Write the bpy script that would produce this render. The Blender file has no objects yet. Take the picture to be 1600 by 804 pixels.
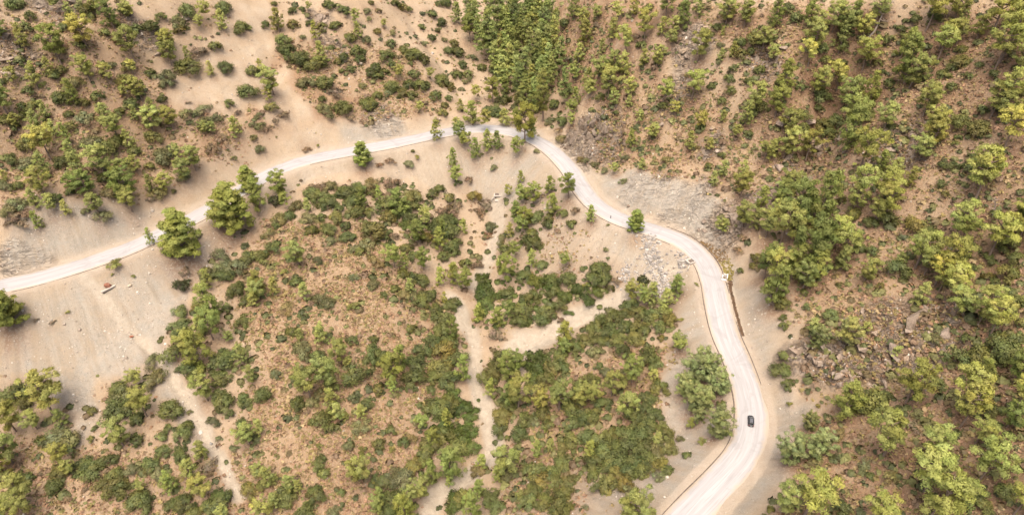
import bpy, bmesh, math, random
import numpy as np
from mathutils import Vector, Matrix, Euler
C = bpy.context.scene
COL = C.collection

# ------------------------------------------------------------------ camera
CAM_H, PITCH, FPX = 150.0, math.radians(39.0), 1081.0        # FPX: focal length for a 1600 px wide frame
cam = bpy.data.cameras.new('camera'); cam_o = bpy.data.objects.new('camera', cam); COL.objects.link(cam_o)
cam.sensor_width = 36.0; cam.lens = 36.0 * FPX / 1600.0; cam.clip_start = 1.0; cam.clip_end = 5000.0
cam_o.location = (0, 0, CAM_H); cam_o.rotation_euler = (math.pi / 2 - PITCH, 0, 0)
C.camera = cam_o
# ------------------------------------------------------------------ light: bright overcast
SUN_EL, SUN_AZ = math.radians(74), math.radians(196)           # azimuth clockwise from +Y
w = bpy.data.worlds.new('World'); C.world = w; w.use_nodes = True
wn, wl = w.node_tree.nodes, w.node_tree.links
sky = wn.new('ShaderNodeTexSky'); sky.sky_type = 'NISHITA'; sky.sun_disc = False
sky.sun_elevation = SUN_EL; sky.sun_rotation = SUN_AZ
sky.air_density = 1.0; sky.dust_density = 7.0; sky.ozone_density = 0.4
bg = next(n for n in wn if n.type == 'BACKGROUND'); bg.inputs[1].default_value = 0.08
wl.new(sky.outputs[0], bg.inputs[0])
sun = bpy.data.lights.new('sun', 'SUN'); sun.energy = 1.45; sun.angle = math.radians(55); sun.color = (1.0, 0.91, 0.80)
sun_o = bpy.data.objects.new('sun', sun); COL.objects.link(sun_o)
sd = Vector((math.sin(SUN_AZ) * math.cos(SUN_EL), math.cos(SUN_AZ) * math.cos(SUN_EL), math.sin(SUN_EL)))
sun_o.rotation_euler = sd.to_track_quat('Z', 'Y').to_euler(); sun_o.location = (0, 0, 300)
C.view_settings.view_transform = 'Standard'; C.view_settings.look = 'None'
C.view_settings.exposure = 1.6; C.view_settings.gamma = 1.0; C.view_settings.use_curve_mapping = False
C.render.engine = 'CYCLES'
C.cycles.max_bounces = 6; C.cycles.transparent_max_bounces = 6

# ------------------------------------------------------------------ numeric helpers
SP, CP = math.sin(PITCH), math.cos(PITCH)
def ray(px, py):
    u = (np.asarray(px, float) - 800) / FPX; v = (402 - np.asarray(py, float)) / FPX
    return u, CP + SP * v, -SP + CP * v
def px_at(px, py, z):                                           # pixel + known elevation -> plan point
    a, b, c = ray(px, py); t = (z - CAM_H) / c
    return a * t, b * t
def project(x, y, z):
    dep = CP * y + SP * (CAM_H - z)
    return 800 + FPX * x / dep, 402 - FPX * (SP * y - CP * (CAM_H - z)) / dep, dep
def hsh(ix, iy, s):
    h = (ix.astype(np.int64) * 374761393 + iy.astype(np.int64) * 668265263 + s * 974634777) & 0xffffffff
    h = ((h ^ (h >> 13)) * 1274126177) & 0xffffffff
    return ((h ^ (h >> 16)) & 0xffffff) / float(0xffffff)
def vn(x, y, s=0):
    ix = np.floor(x); iy = np.floor(y); fx = x - ix; fy = y - iy
    fx = fx * fx * (3 - 2 * fx); fy = fy * fy * (3 - 2 * fy)
    a = hsh(ix, iy, s); b = hsh(ix + 1, iy, s); c = hsh(ix, iy + 1, s); d = hsh(ix + 1, iy + 1, s)
    return a + (b - a) * fx + (c - a) * fy + (a - b - c + d) * fx * fy
def fbm(x, y, s=0, o=4):
    r = 0; a = 0.5; t = 0
    for i in range(o):
        r = r + a * vn(x + 17.3 * i, y - 9.1 * i, s + i); t += a; a *= 0.5; x = x * 2.03; y = y * 2.03
    return r / t
def ridge(x, y, s=0, o=3):
    r = 0; a = 0.5; t = 0
    for i in range(o):
        r = r + a * (1 - np.abs(2 * vn(x + 7.7 * i, y + 3.3 * i, s + i) - 1)); t += a; a *= 0.5; x = x * 2.1; y = y * 2.1
    return r / t
def sstep(a, b, x):
    t = np.clip((x - a) / (b - a), 0, 1); return t * t * (3 - 2 * t)
def spline(P, n):
    P = np.array(P, float); m = len(P); out = []
    for i in range(m - 1):
        p0, p1, p2, p3 = P[max(i - 1, 0)], P[i], P[i + 1], P[min(i + 2, m - 1)]
        for k in range(n):
            t = k / n
            out.append(0.5 * ((2 * p1) + (-p0 + p2) * t + (2 * p0 - 5 * p1 + 4 * p2 - p3) * t * t + (-p0 + 3 * p1 - 3 * p2 + p3) * t ** 3))
    out.append(P[-1]); return np.array(out)
def seg_dist(x, y, P):                                          # distance to polyline, arclength there, signed side
    P = np.asarray(P, float); n = len(P) - 1
    A = P[:-1]; D = P[1:] - A; L = np.hypot(D[:, 0], D[:, 1]) + 1e-9; S = np.concatenate([[0], np.cumsum(L)])
    best = np.full(x.shape, 1e9); bs = np.zeros(x.shape); sg = np.zeros(x.shape)
    for i in range(n):
        rx = x - A[i, 0]; ry = y - A[i, 1]
        t = np.clip((rx * D[i, 0] + ry * D[i, 1]) / L[i] ** 2, 0, 1)
        d = np.hypot(rx - t * D[i, 0], ry - t * D[i, 1]); m = d < best
        best = np.where(m, d, best); bs = np.where(m, S[i] + t * L[i], bs)
        sg = np.where(m, np.sign(D[i, 0] * ry - D[i, 1] * rx), sg)
    return best, bs, sg

# ------------------------------------------------------------------ the land (elevations relative to the road)
ROAD_PX = [(-170, 478), (-90, 464), (0, 447), (60, 434), (130, 413), (200, 388), (260, 361), (310, 336), (350, 313), (390, 289), (430, 267), (480, 250),
           (550, 236), (620, 223), (680, 210), (720, 203), (760, 201), (800, 206), (835, 218), (866, 238), (890, 264), (908, 293), (930, 318),
           (960, 338), (1000, 353), (1040, 366), (1073, 381), (1101, 409), (1114, 440), (1123, 480), (1134, 522), (1151, 562), (1166, 602),
           (1174, 642), (1171, 682), (1157, 714), (1127, 750), (1085, 795), (1040, 845), (985, 910)]
rp = np.array([px_at(a, b, 0.0) for a, b in ROAD_PX])
ROAD = spline(rp, 8)
RW = 4.05                                                       # half width
PTS = [  # px, py, elevation: what the photo suggests
 (777,308,-17),(775,360,-19),(755,420,-22),(740,480,-24.5),(736,530,-26.5),(746,590,-28.5),(756,640,-30.5),(768,690,-32),(740,740,-33.5),(680,785,-35),(620,850,-37),
 (480,285,-3),(430,380,-7),(450,500,-13),(480,620,-19),(520,740,-25.5),(650,470,-18),(640,600,-24.5),(600,330,-9),(680,330,-14),(560,420,-13),(620,760,-31),
 (200,510,-12),(250,565,-17),(300,640,-22),(350,720,-26.5),(400,795,-30),(330,500,-14),(370,600,-19),(400,700,-24),
 (50,530,-11),(100,580,-15.5),(60,640,-20),(50,760,-27),(200,700,-25),(200,620,-20.5),(-100,620,-15),(-80,790,-27),(150,800,-30),
 (1075,418,-4),(1020,440,-10),(960,468,-15),(900,500,-19),(830,532,-23),(870,380,-9),(830,440,-18),(900,420,-12.5),(820,340,-14),(840,290,-8),(960,400,-8),
 (1060,620,-7),(1000,600,-10),(900,600,-18),(820,620,-26),(950,700,-14),(1040,730,-6),(900,760,-19),(800,760,-30),(980,790,-11),(1040,500,-7),(980,520,-12),(860,680,-23),(900,850,-22),
 (0,330,16),(0,250,24),(0,150,40),(0,0,62),(-150,250,34),(-150,0,74),(100,320,15),(200,200,24),(200,60,45),(200,0,56),(100,100,46),(300,230,14),(400,150,19),(400,0,43),(300,100,33),
 (470,200,9),(550,180,7),(550,100,20),(550,0,38),(680,110,11),(650,0,27),(640,170,6),(730,60,12),(740,0,18),
 (790,175,1.5),(800,100,4),(810,0,13),(820,-70,24),(600,-100,50),(300,-100,66),(0,-100,80),
 (930,245,3),(930,175,16),(950,100,28),(950,0,44),(870,120,10),(870,0,27),(880,180,4),(950,-90,58),(1050,250,12),
 (1050,310,6),(1100,200,22),(1100,100,38),(1100,0,55),(1150,250,18),(1250,250,23),(1230,330,15),(1195,420,9.5),(1290,170,33),(1160,400,8),(1170,320,12),
 (1400,400,25),(1320,400,18),(1300,480,14),(1400,200,45),(1320,300,28),(1400,0,67),(1250,100,47),(1250,0,61),(1600,400,37),(1600,200,56),(1600,0,75),(1750,0,86),(1750,300,60),(1500,100,60),(1300,-90,72),(1600,-90,88),
 (1250,600,5),(1230,520,6),(1400,600,16.5),(1400,520,20),(1600,600,30),(1250,790,8),(1450,790,20),(1600,790,30),(1500,700,23),(1350,700,12),(1750,700,45),(1750,500,47),(1300,900,14),
 (1215,690,1.5),
]
cx_, cy_, cz_ = [], [], []
for a, b, z in PTS:
    X, Y = px_at(a, b, z); cx_.append(X); cy_.append(Y); cz_.append(z)
for q in rp[::2]:
    cx_.append(q[0]); cy_.append(q[1]); cz_.append(0.0)
for X, Y, z in [(0,0,-52),(-120,40,-40),(90,20,10),(200,40,75),(300,150,110),(330,320,120),(-300,200,80),(-330,330,110),(-200,60,-20),(0,520,40),(-150,520,110),(160,520,120),(350,520,160),(-350,520,160),(0,640,60),(-260,640,160),(260,640,170),(-420,60,60),(420,60,150),(430,300,165),(-430,300,140),(-250,100,5)]:
    cx_.append(X); cy_.append(Y); cz_.append(z)
cx_, cy_, cz_ = map(np.array, (cx_, cy_, cz_))
def tps(r2): return np.where(r2 > 1e-9, 0.5 * r2 * np.log(np.maximum(r2, 1e-9)), 0)
SC = 100.0
n = len(cx_); K = tps(((cx_[:, None] - cx_) ** 2 + (cy_[:, None] - cy_) ** 2) / SC ** 2) + np.eye(n) * 0.0012
Pm = np.stack([np.ones(n), cx_ / SC, cy_ / SC], 1)
W_ = np.linalg.solve(np.block([[K, Pm], [Pm.T, np.zeros((3, 3))]]), np.concatenate([cz_, np.zeros(3)]))
def base_h(x, y):
    out = np.empty(x.size); xf = x.ravel(); yf = y.ravel()
    for i in range(0, x.size, 40000):
        a = xf[i:i + 40000, None]; b = yf[i:i + 40000, None]
        out[i:i + 40000] = tps(((a - cx_) ** 2 + (b - cy_) ** 2) / SC ** 2) @ W_[:n] + W_[n] + W_[n + 1] * xf[i:i + 40000] / SC + W_[n + 2] * yf[i:i + 40000] / SC
    return out.reshape(x.shape)
# coarse lookup grids (2 m)
GX0, GX1, GY0, GY1, GS = -460, 460, 0, 640, 2.0
gx, gy = np.meshgrid(np.arange(GX0, GX1 + 1, GS), np.arange(GY0, GY1 + 1, GS))
G_base = base_h(gx, gy)
_d, G_s, _sg = seg_dist(gx, gy, ROAD); G_d = _d * _sg           # >0 uphill (left of travel), <0 valley side
def lookup(G, x, y):
    fx = np.clip((x - GX0) / GS, 0, G.shape[1] - 1.001); fy = np.clip((y - GY0) / GS, 0, G.shape[0] - 1.001)
    i = fx.astype(int); j = fy.astype(int); fx = fx - i; fy = fy - j
    return (G[j, i] * (1 - fx) + G[j, i + 1] * fx) * (1 - fy) + (G[j + 1, i] * (1 - fx) + G[j + 1, i + 1] * fx) * fy
# water lines: px,py,elevation ; width ; depth
CHAN = [([(777,312,-17),(778,340,-18),(775,360,-19),(757,420,-22),(742,480,-24.5),(736,530,-26.5),(746,590,-28.5),(757,640,-30.5),(768,690,-32),(740,740,-33.5),(680,785,-35),(620,850,-37)], 2.6, 1.6),
        ([(1078,412,-3),(1055,430,-6),(1020,440,-10),(960,468,-15),(900,500,-19),(830,532,-23),(750,560,-27)], 3.2, 1.8),
        ([(128,440,-1),(165,475,-7),(205,515,-12),(235,545,-15.5),(262,580,-18),(300,640,-22),(335,700,-25),(352,735,-27),(380,775,-29),(410,810,-30.5)], 1.8, 1.5),
        ([(1320,40,60),(1305,140,36),(1285,230,25),(1240,320,15.5),(1205,420,9.5)], 6.0, 5.0),
        ([(810,-40,19),(806,40,9),(800,100,4),(792,170,1.5)], 7.0, 5.0),
        ([(1215,20,58),(1190,120,38),(1185,200,27),(1172,290,14)], 4.0, 2.6), ([(1530,40,72),(1490,130,58),(1440,220,44),(1370,330,27)], 4.5, 3.0), ([(120,60,52),(200,140,32),(250,230,19)], 4.0, 2.2), ([(640,20,28),(690,90,14),(740,170,4)], 4.0, 2.2), ([(1010,40,44),(985,130,26),(975,220,10)], 3.5, 2.0), ([(1600,470,34),(1480,540,22),(1400,620,14)], 4.0, 2.2),
        ([(1290,560,10),(1262,590,6),(1245,640,3.5)], 2.2, 1.6),
        ([(420,20,40),(425,90,28),(450,150,17),(480,200,9)], 4.0, 1.4)]
chan = []
for pl, wd, dp in CHAN:
    q = np.array([px_at(a, b, z) for a, b, z in pl]); chan.append((spline(q, 4), wd, dp))
G_ch = [np.minimum(seg_dist(gx, gy, c[0])[0], 60) for c in chan]
# rock faces: px,py,elev, radius m, height m
ROCKS = [(932,215,9,15,6.0),(908,200,9,8,4.5),(1395,535,19,16,2.6),(1330,560,13,10,2.0),(1460,500,24,10,1.8),(1240,255,24,8,2.4),(1200,290,19,6,1.5),(25,85,50,9,1.8),(95,20,55,9,1.6),
         (215,35,50,8,1.5),(500,40,32,7,2.0),(525,75,26,6,2.0),(1010,285,8,11,.45),(1070,310,9,10,.5),(1110,350,8,9,.5),(25,390,8,8,.5),(1080,85,38,8,1.2),(1410,200,45,9,2.2),(1400,240,41,9,2.2),(1135,320,13,8,1.6),
         (1060,140,29,9,1.0),(1115,220,22,7,1.4),(1265,560,8,7,1.6),(600,185,6,10,.4),(1210,40,58,8,1.4),(1290,215,27,7,1.8)]
rocks_xy = [(*px_at(a, b, z), r, h) for a, b, z, r, h in ROCKS]
def rockmask(x, y):
    wx = x + (fbm(x / 6, y / 6, 61, 2) - .5) * 9; wy = y + (fbm(x / 6, y / 6, 62, 2) - .5) * 9
    m = np.zeros(x.shape); hh = np.zeros(x.shape)
    for X, Y, r, h in rocks_xy:
        k = 1 - sstep(r * 0.55, r * 1.1, np.hypot(wx - X, wy - Y)); m = np.maximum(m, k); hh = np.maximum(hh, k * h)
    return m, hh
def terrain(x, y, full=False):
    d = lookup(G_d, x, y); s = lookup(G_s, x, y); ad = np.abs(d); zb = lookup(G_base, x, y)
    nz = (fbm(x / 26, y / 26, 3, 3) - .5) * 5.0 + (fbm(x / 8, y / 8, 9, 3) - .5) * 2.2 + (fbm(x / 2.2, y / 2.2, 12, 2) - .5) * 0.55
    zb = zb + nz * sstep(5, 18, ad)
    ch = np.zeros(x.shape)
    for (c, wd, dp), g in zip(chan, G_ch):
        q = lookup(g, x, y); zb = zb - dp * np.exp(-(q / wd) ** 2) * sstep(5, 9, ad)
    e = np.maximum(ad - 5.6 - 1.0 * vn(s / 14, d * 0, 5), 0)
    rill = (ridge(s / 3.2, d / 40, 21, 2) - .6) * np.clip(e / 14, 0, 1) * 1.3
    zf = -e * 0.68 + rill; zc = e * (0.68 + 0.45 * vn(s / 22, d / 60, 31)) + (ridge(s / 5, d / 9, 41, 3) - .6) * np.clip(e / 5, 0, 1) * 1.5
    z = np.clip(zb, zf, zc)
    m, hh = rockmask(x, y)
    up = np.clip(hh - 3.2, 0, 3); z = z + up * 1.6 * sstep(6, 12, ad)
    zt = z + (fbm(x / 5, y / 5, 171, 3) - .5) * 5; st_ = np.where(up > .4, 9.0, 3.4); q_ = zt / st_ + .35; tz = (np.floor(q_) + sstep(.62, .98, q_ - np.floor(q_)) - .35) * st_ - (zt - z)
    z = z + (tz - z) * np.clip(m * 1.3, 0, 1) * sstep(1.0, 1.6, hh) * sstep(7, 11, ad) * .85
    hh = np.minimum(hh, 3.2); z = z + hh * (ridge(x / 7 + 3, y / 4.6, 51, 4) * 1.3 - .75) * sstep(5, 8, ad) + hh * .45 * (ridge(x / 1.9, y / 1.6, 57, 2) - .6) * sstep(5, 8, ad)
    z = np.where(ad < 5.2, np.minimum(z, -0.03), z)
    if full:
        return z, dict(d=d, s=s, fill=(zb < zf + .6) * 1.0, cut=(zb > zc - .6) * 1.0, rock=m, e=e)
    return z
# 1 m height grid for ray hits
HX0, HY0 = -430, 10
hx, hy = np.meshgrid(np.arange(HX0, 431, 1.0), np.arange(HY0, 600, 1.0))
HG = terrain(hx, hy)
def hgrid(x, y):
    fx = np.clip(x - HX0, 0, HG.shape[1] - 1.001); fy = np.clip(y - HY0, 0, HG.shape[0] - 1.001)
    i = fx.astype(int); j = fy.astype(int); fx = fx - i; fy = fy - j
    return (HG[j, i] * (1 - fx) + HG[j, i + 1] * fx) * (1 - fy) + (HG[j + 1, i] * (1 - fx) + HG[j + 1, i + 1] * fx) * fy
def hit(px, py):                                                # where the photo's sight line meets the land
    a, b, c = ray(np.atleast_1d(px), np.atleast_1d(py)); n_ = a.size
    T = np.arange(60, 620, 0.75)[:, None]
    g = (CAM_H + c * T) - hgrid(a * T, b * T); below = g < 0
    k = np.where(below.any(0), below.argmax(0), len(T) - 1); k = np.maximum(k, 1); j = np.arange(n_)
    f = g[k - 1, j] / (g[k - 1, j] - g[k, j] + 1e-9); t = T[k - 1, 0] + np.clip(f, 0, 1) * 0.75
    return a * t, b * t
# ------------------------------------------------------------------ ground cover maps (plan space, 1 m)
def plan_poly(P):
    P = np.array(P, float); X, Y = hit(P[:, 0], P[:, 1]); return np.stack([X, Y], 1)
wxx = hx + (fbm(hx / 9, hy / 9, 71, 3) - .5) * 12; wyy = hy + (fbm(hx / 9, hy / 9, 72, 3) - .5) * 12
def area(P, soft=3.0):
    Q = plan_poly(P); x0, y0 = Q.min(0) - 25; x1, y1 = Q.max(0) + 25
    i0, i1 = int(max(x0 - HX0, 0)), int(min(x1 - HX0, hx.shape[1])); j0, j1 = int(max(y0 - HY0, 0)), int(min(y1 - HY0, hx.shape[0]))
    x = wxx[j0:j1, i0:i1]; y = wyy[j0:j1, i0:i1]; ins = np.zeros(x.shape, bool)
    for (ax, ay), (bx, by) in zip(Q, np.roll(Q, -1, 0)):
        ins ^= ((ay > y) != (by > y)) & (x < (bx - ax) * (y - ay) / (by - ay + 1e-12) + ax)
    d = seg_dist(x, y, np.vstack([Q, Q[:1]]))[0]; m = np.zeros(hx.shape)
    m[j0:j1, i0:i1] = sstep(-soft, soft, np.where(ins, d, -d)); return m
def line(P, wd):
    Q = spline(plan_poly(P), 4); return 1 - sstep(wd * .5, wd * 1.2, seg_dist(wxx * .35 + hx * .65, wyy * .35 + hy * .65, Q)[0])
def union(*a):
    r = a[0]
    for q in a[1:]: r = np.maximum(r, q)
    return r
M_scree = union(
    area([(-60, 470), (0, 462), (120, 446), (260, 402), (330, 372), (352, 392), (285, 440), (272, 520), (262, 560), (300, 620), (335, 700), (300, 690), (230, 580), (150, 590), (140, 690), (105, 700), (88, 605), (-60, 600)]),
    area([(1085, 440), (1106, 480), (1135, 580), (1150, 650), (1130, 705), (1040, 800), (940, 790), (930, 765), (1000, 738), (1058, 690), (1030, 640), (1045, 560), (1065, 500)]),
    area([(920, 268), (1000, 264), (1060, 285), (1110, 320), (1140, 400), (1180, 470), (1205, 560), (1212, 640), (1180, 570), (1140, 460), (1105, 385), (1000, 340), (940, 308)]),
    area([(1205, 590), (1245, 640), (1225, 705), (1200, 750), (1120, 830), (1090, 830), (1195, 690)]),
    area([(930, 340), (1070, 395), (1060, 440), (990, 440), (960, 400)]), area([(700, 225), (880, 240), (800, 320), (760, 320)]),
    area([(540, 190), (640, 190), (690, 205), (560, 232), (530, 225)]), area([(20, 330), (120, 320), (240, 320), (220, 370), (60, 420), (0, 430)]))
M_bare = union(
    area([(330, 60), (345, 20), (420, 0), (415, 80), (450, 130), (500, 190), (470, 215), (380, 170), (290, 190), (250, 150), (240, 110), (290, 80)]),
    area([(0, 330), (120, 318), (240, 308), (330, 268), (420, 222), (540, 192), (690, 200), (560, 238), (430, 266), (330, 322), (200, 388), (0, 440)]),
    area([(560, 200), (760, 225), (720, 300), (640, 290), (560, 275), (470, 285), (440, 270)]),
    area([(1030, 230), (1080, 40), (1100, 40), (1110, 110), (1060, 130)]), area([(880, 320), (960, 350), (1070, 400), (1060, 450), (1000, 440), (930, 400)]),
    area([(1090, 440), (1125, 520), (1120, 560), (1095, 540), (1080, 490)]), area([(1195, 600), (1240, 620), (1240, 660), (1190, 740), (1210, 660)]))
M_path = union(
    line([(777, 312), (778, 345), (765, 400), (745, 450)], 3.2) * .8, line([(722, 490), (736, 520), (746, 570), (745, 610), (765, 660), (770, 700), (740, 745), (690, 775), (640, 830)], 2.9),
    line([(1075, 415), (1020, 435), (970, 465), (900, 500), (830, 530), (800, 545)], 3.3), line([(128, 436), (160, 470), (205, 515), (240, 550), (270, 590), (305, 640), (340, 700), (380, 775)], 2.1),
    line([(700, 460), (725, 490), (735, 520)], 2.4), area([(800, 520), (870, 505), (880, 520), (820, 570)]))
M_red = line([(225, 532), (262, 575), (296, 618), (318, 655), (335, 690), (352, 735), (380, 775), (395, 800)], .62)
M_heath = union(
    area([(420, 345), (560, 350), (640, 420), (705, 500), (690, 640), (640, 640), (650, 720), (580, 830), (430, 830), (380, 660), (400, 560), (370, 450)], 5),
    .55 * area([(0, 20), (160, 0), (260, 120), (420, 200), (400, 230), (330, 270), (240, 305), (0, 325), (-60, 200)], 5), .7 * area([(430, 90), (480, 60), (640, 80), (700, 180), (640, 190), (560, 180), (500, 170)], 5),
    .8 * area([(850, 370), (890, 350), (960, 380), (930, 430), (880, 430)], 3), .85 * area([(870, 560), (1050, 540), (1030, 660), (900, 800), (800, 800), (820, 620)], 5),
    .85 * area([(910, 240), (960, 110), (1100, 140), (1180, 240), (1170, 300), (1050, 270)], 5), .75 * area([(1100, 0), (1700, -40), (1700, 300), (1500, 330), (1250, 330), (1180, 240)], 6),
    .85 * area([(1240, 380), (1700, 240), (1700, 830), (1250, 830), (1260, 680), (1290, 600), (1240, 520)], 6), .6 * area([(0, 690), (420, 690), (430, 830), (-60, 830)], 5), .6 * area([(960, 0), (860, 20), (880, 150), (960, 110)]))
M_terra = union(.9 * area([(430, 90), (470, 80), (560, 170), (540, 195), (430, 230), (330, 260), (390, 190)], 4), .5 * area([(-60, 180), (240, 160), (430, 205), (240, 306), (-60, 330)], 6), .45 * M_heath,
    1.0 * area([(1240, 690), (1700, 560), (1700, 830), (1230, 830)], 8), .95 * area([(1150, 0), (1700, -40), (1700, 230), (1400, 210), (1180, 200)], 8), .9 * area([(860, 0), (1080, 0), (940, 130), (880, 150)]))
_t, _aux = terrain(hx, hy, True)
ad_ = np.abs(_aux['d'])
M_scree = np.maximum(M_scree, _aux['fill'] * .5 * (1 - sstep(15, 40, ad_)) * (ad_ > 5))
M_bare = np.maximum(M_bare, _aux['cut'] * .8 * (1 - sstep(10, 22, ad_)))
M_should = (1 - sstep(5.0, 7.6, ad_ + (vn(hx / 4, hy / 4, 81) - .5) * 2.5))
M_heath = M_heath * (1 - np.clip(M_scree + M_path + M_should, 0, 1)) * (1 - .8 * M_bare)
M_lit = np.zeros(hx.shape)                                       # needle litter: filled in under the trees below
def sample(G, x, y):
    fx = np.clip(x - HX0, 0, G.shape[1] - 1.001); fy = np.clip(y - HY0, 0, G.shape[0] - 1.001)
    i = fx.astype(int); j = fy.astype(int); fx = fx - i; fy = fy - j
    return (G[j, i] * (1 - fx) + G[j, i + 1] * fx) * (1 - fy) + (G[j + 1, i] * (1 - fx) + G[j + 1, i + 1] * fx) * fy

# ------------------------------------------------------------------ material helpers
class NT:
    def __init__(s, name):
        s.m = bpy.data.materials.new(name); s.m.use_nodes = True; s.t = s.m.node_tree; s.n = s.t.nodes; s.l = s.t.links
        s.b = s.n['Principled BSDF']; s.b.inputs['Roughness'].default_value = .95; s.b.inputs['Specular IOR Level'].default_value = .15
    def new(s, ty, **k):
        o = s.n.new(ty)
        for a, v in k.items(): setattr(o, a, v)
        return o
    def put(s, sock, v):
        if isinstance(v, bpy.types.NodeSocket): s.l.new(v, sock)
        elif isinstance(v, (tuple, list)) and len(v) == 3 and sock.type == 'RGBA': sock.default_value = (*v, 1)
        else: sock.default_value = v
    def mix(s, f, a, b, mode='MIX'):
        o = s.new('ShaderNodeMix', data_type='RGBA', blend_type=mode); o.clamp_factor = True
        s.put(o.inputs[0], f); s.put(o.inputs[6], a); s.put(o.inputs[7], b); return o.outputs[2]
    def math(s, op, a, b=0.0, c=None):
        o = s.new('ShaderNodeMath', operation=op); s.put(o.inputs[0], a); s.put(o.inputs[1], b)
        if c is not None: s.put(o.inputs[2], c)
        return o.outputs[0]
    def ramp(s, f, lo, hi):
        o = s.new('ShaderNodeMapRange', interpolation_type='SMOOTHSTEP'); s.put(o.inputs[0], f); o.inputs[1].default_value = lo; o.inputs[2].default_value = hi; return o.outputs[0]
    def noise(s, sc, vec=None, d=4, r=.55, dist=0.0):
        o = s.new('ShaderNodeTexNoise'); o.inputs['Scale'].default_value = sc; o.inputs['Detail'].default_value = d; o.inputs['Roughness'].default_value = r; o.inputs['Distortion'].default_value = dist
        if vec is not None: s.l.new(vec, o.inputs['Vector'])
        return o.outputs[0]
    def vor(s, sc, vec=None, feat='F1'):
        o = s.new('ShaderNodeTexVoronoi', feature=feat); o.inputs['Scale'].default_value = sc
        if vec is not None: s.l.new(vec, o.inputs['Vector'])
        return o
    def attr(s, nm, ty='GEOMETRY'):
        return s.new('ShaderNodeAttribute', attribute_name=nm, attribute_type=ty)
    def bump(s, h, st, dist):
        o = s.new('ShaderNodeBump'); o.inputs['Strength'].default_value = st; o.inputs['Distance'].default_value = dist; s.put(o.inputs['Height'], h); s.l.new(o.outputs[0], s.b.inputs['Normal']); return o
    def pos(s): return s.new('ShaderNodeNewGeometry').outputs['Position']
def lin(r, g, b):
    f = lambda c: c / 12.92 if c <= .04045 else ((c + .055) / 1.055) ** 2.4
    return (f(r / 255), f(g / 255), f(b / 255))

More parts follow.
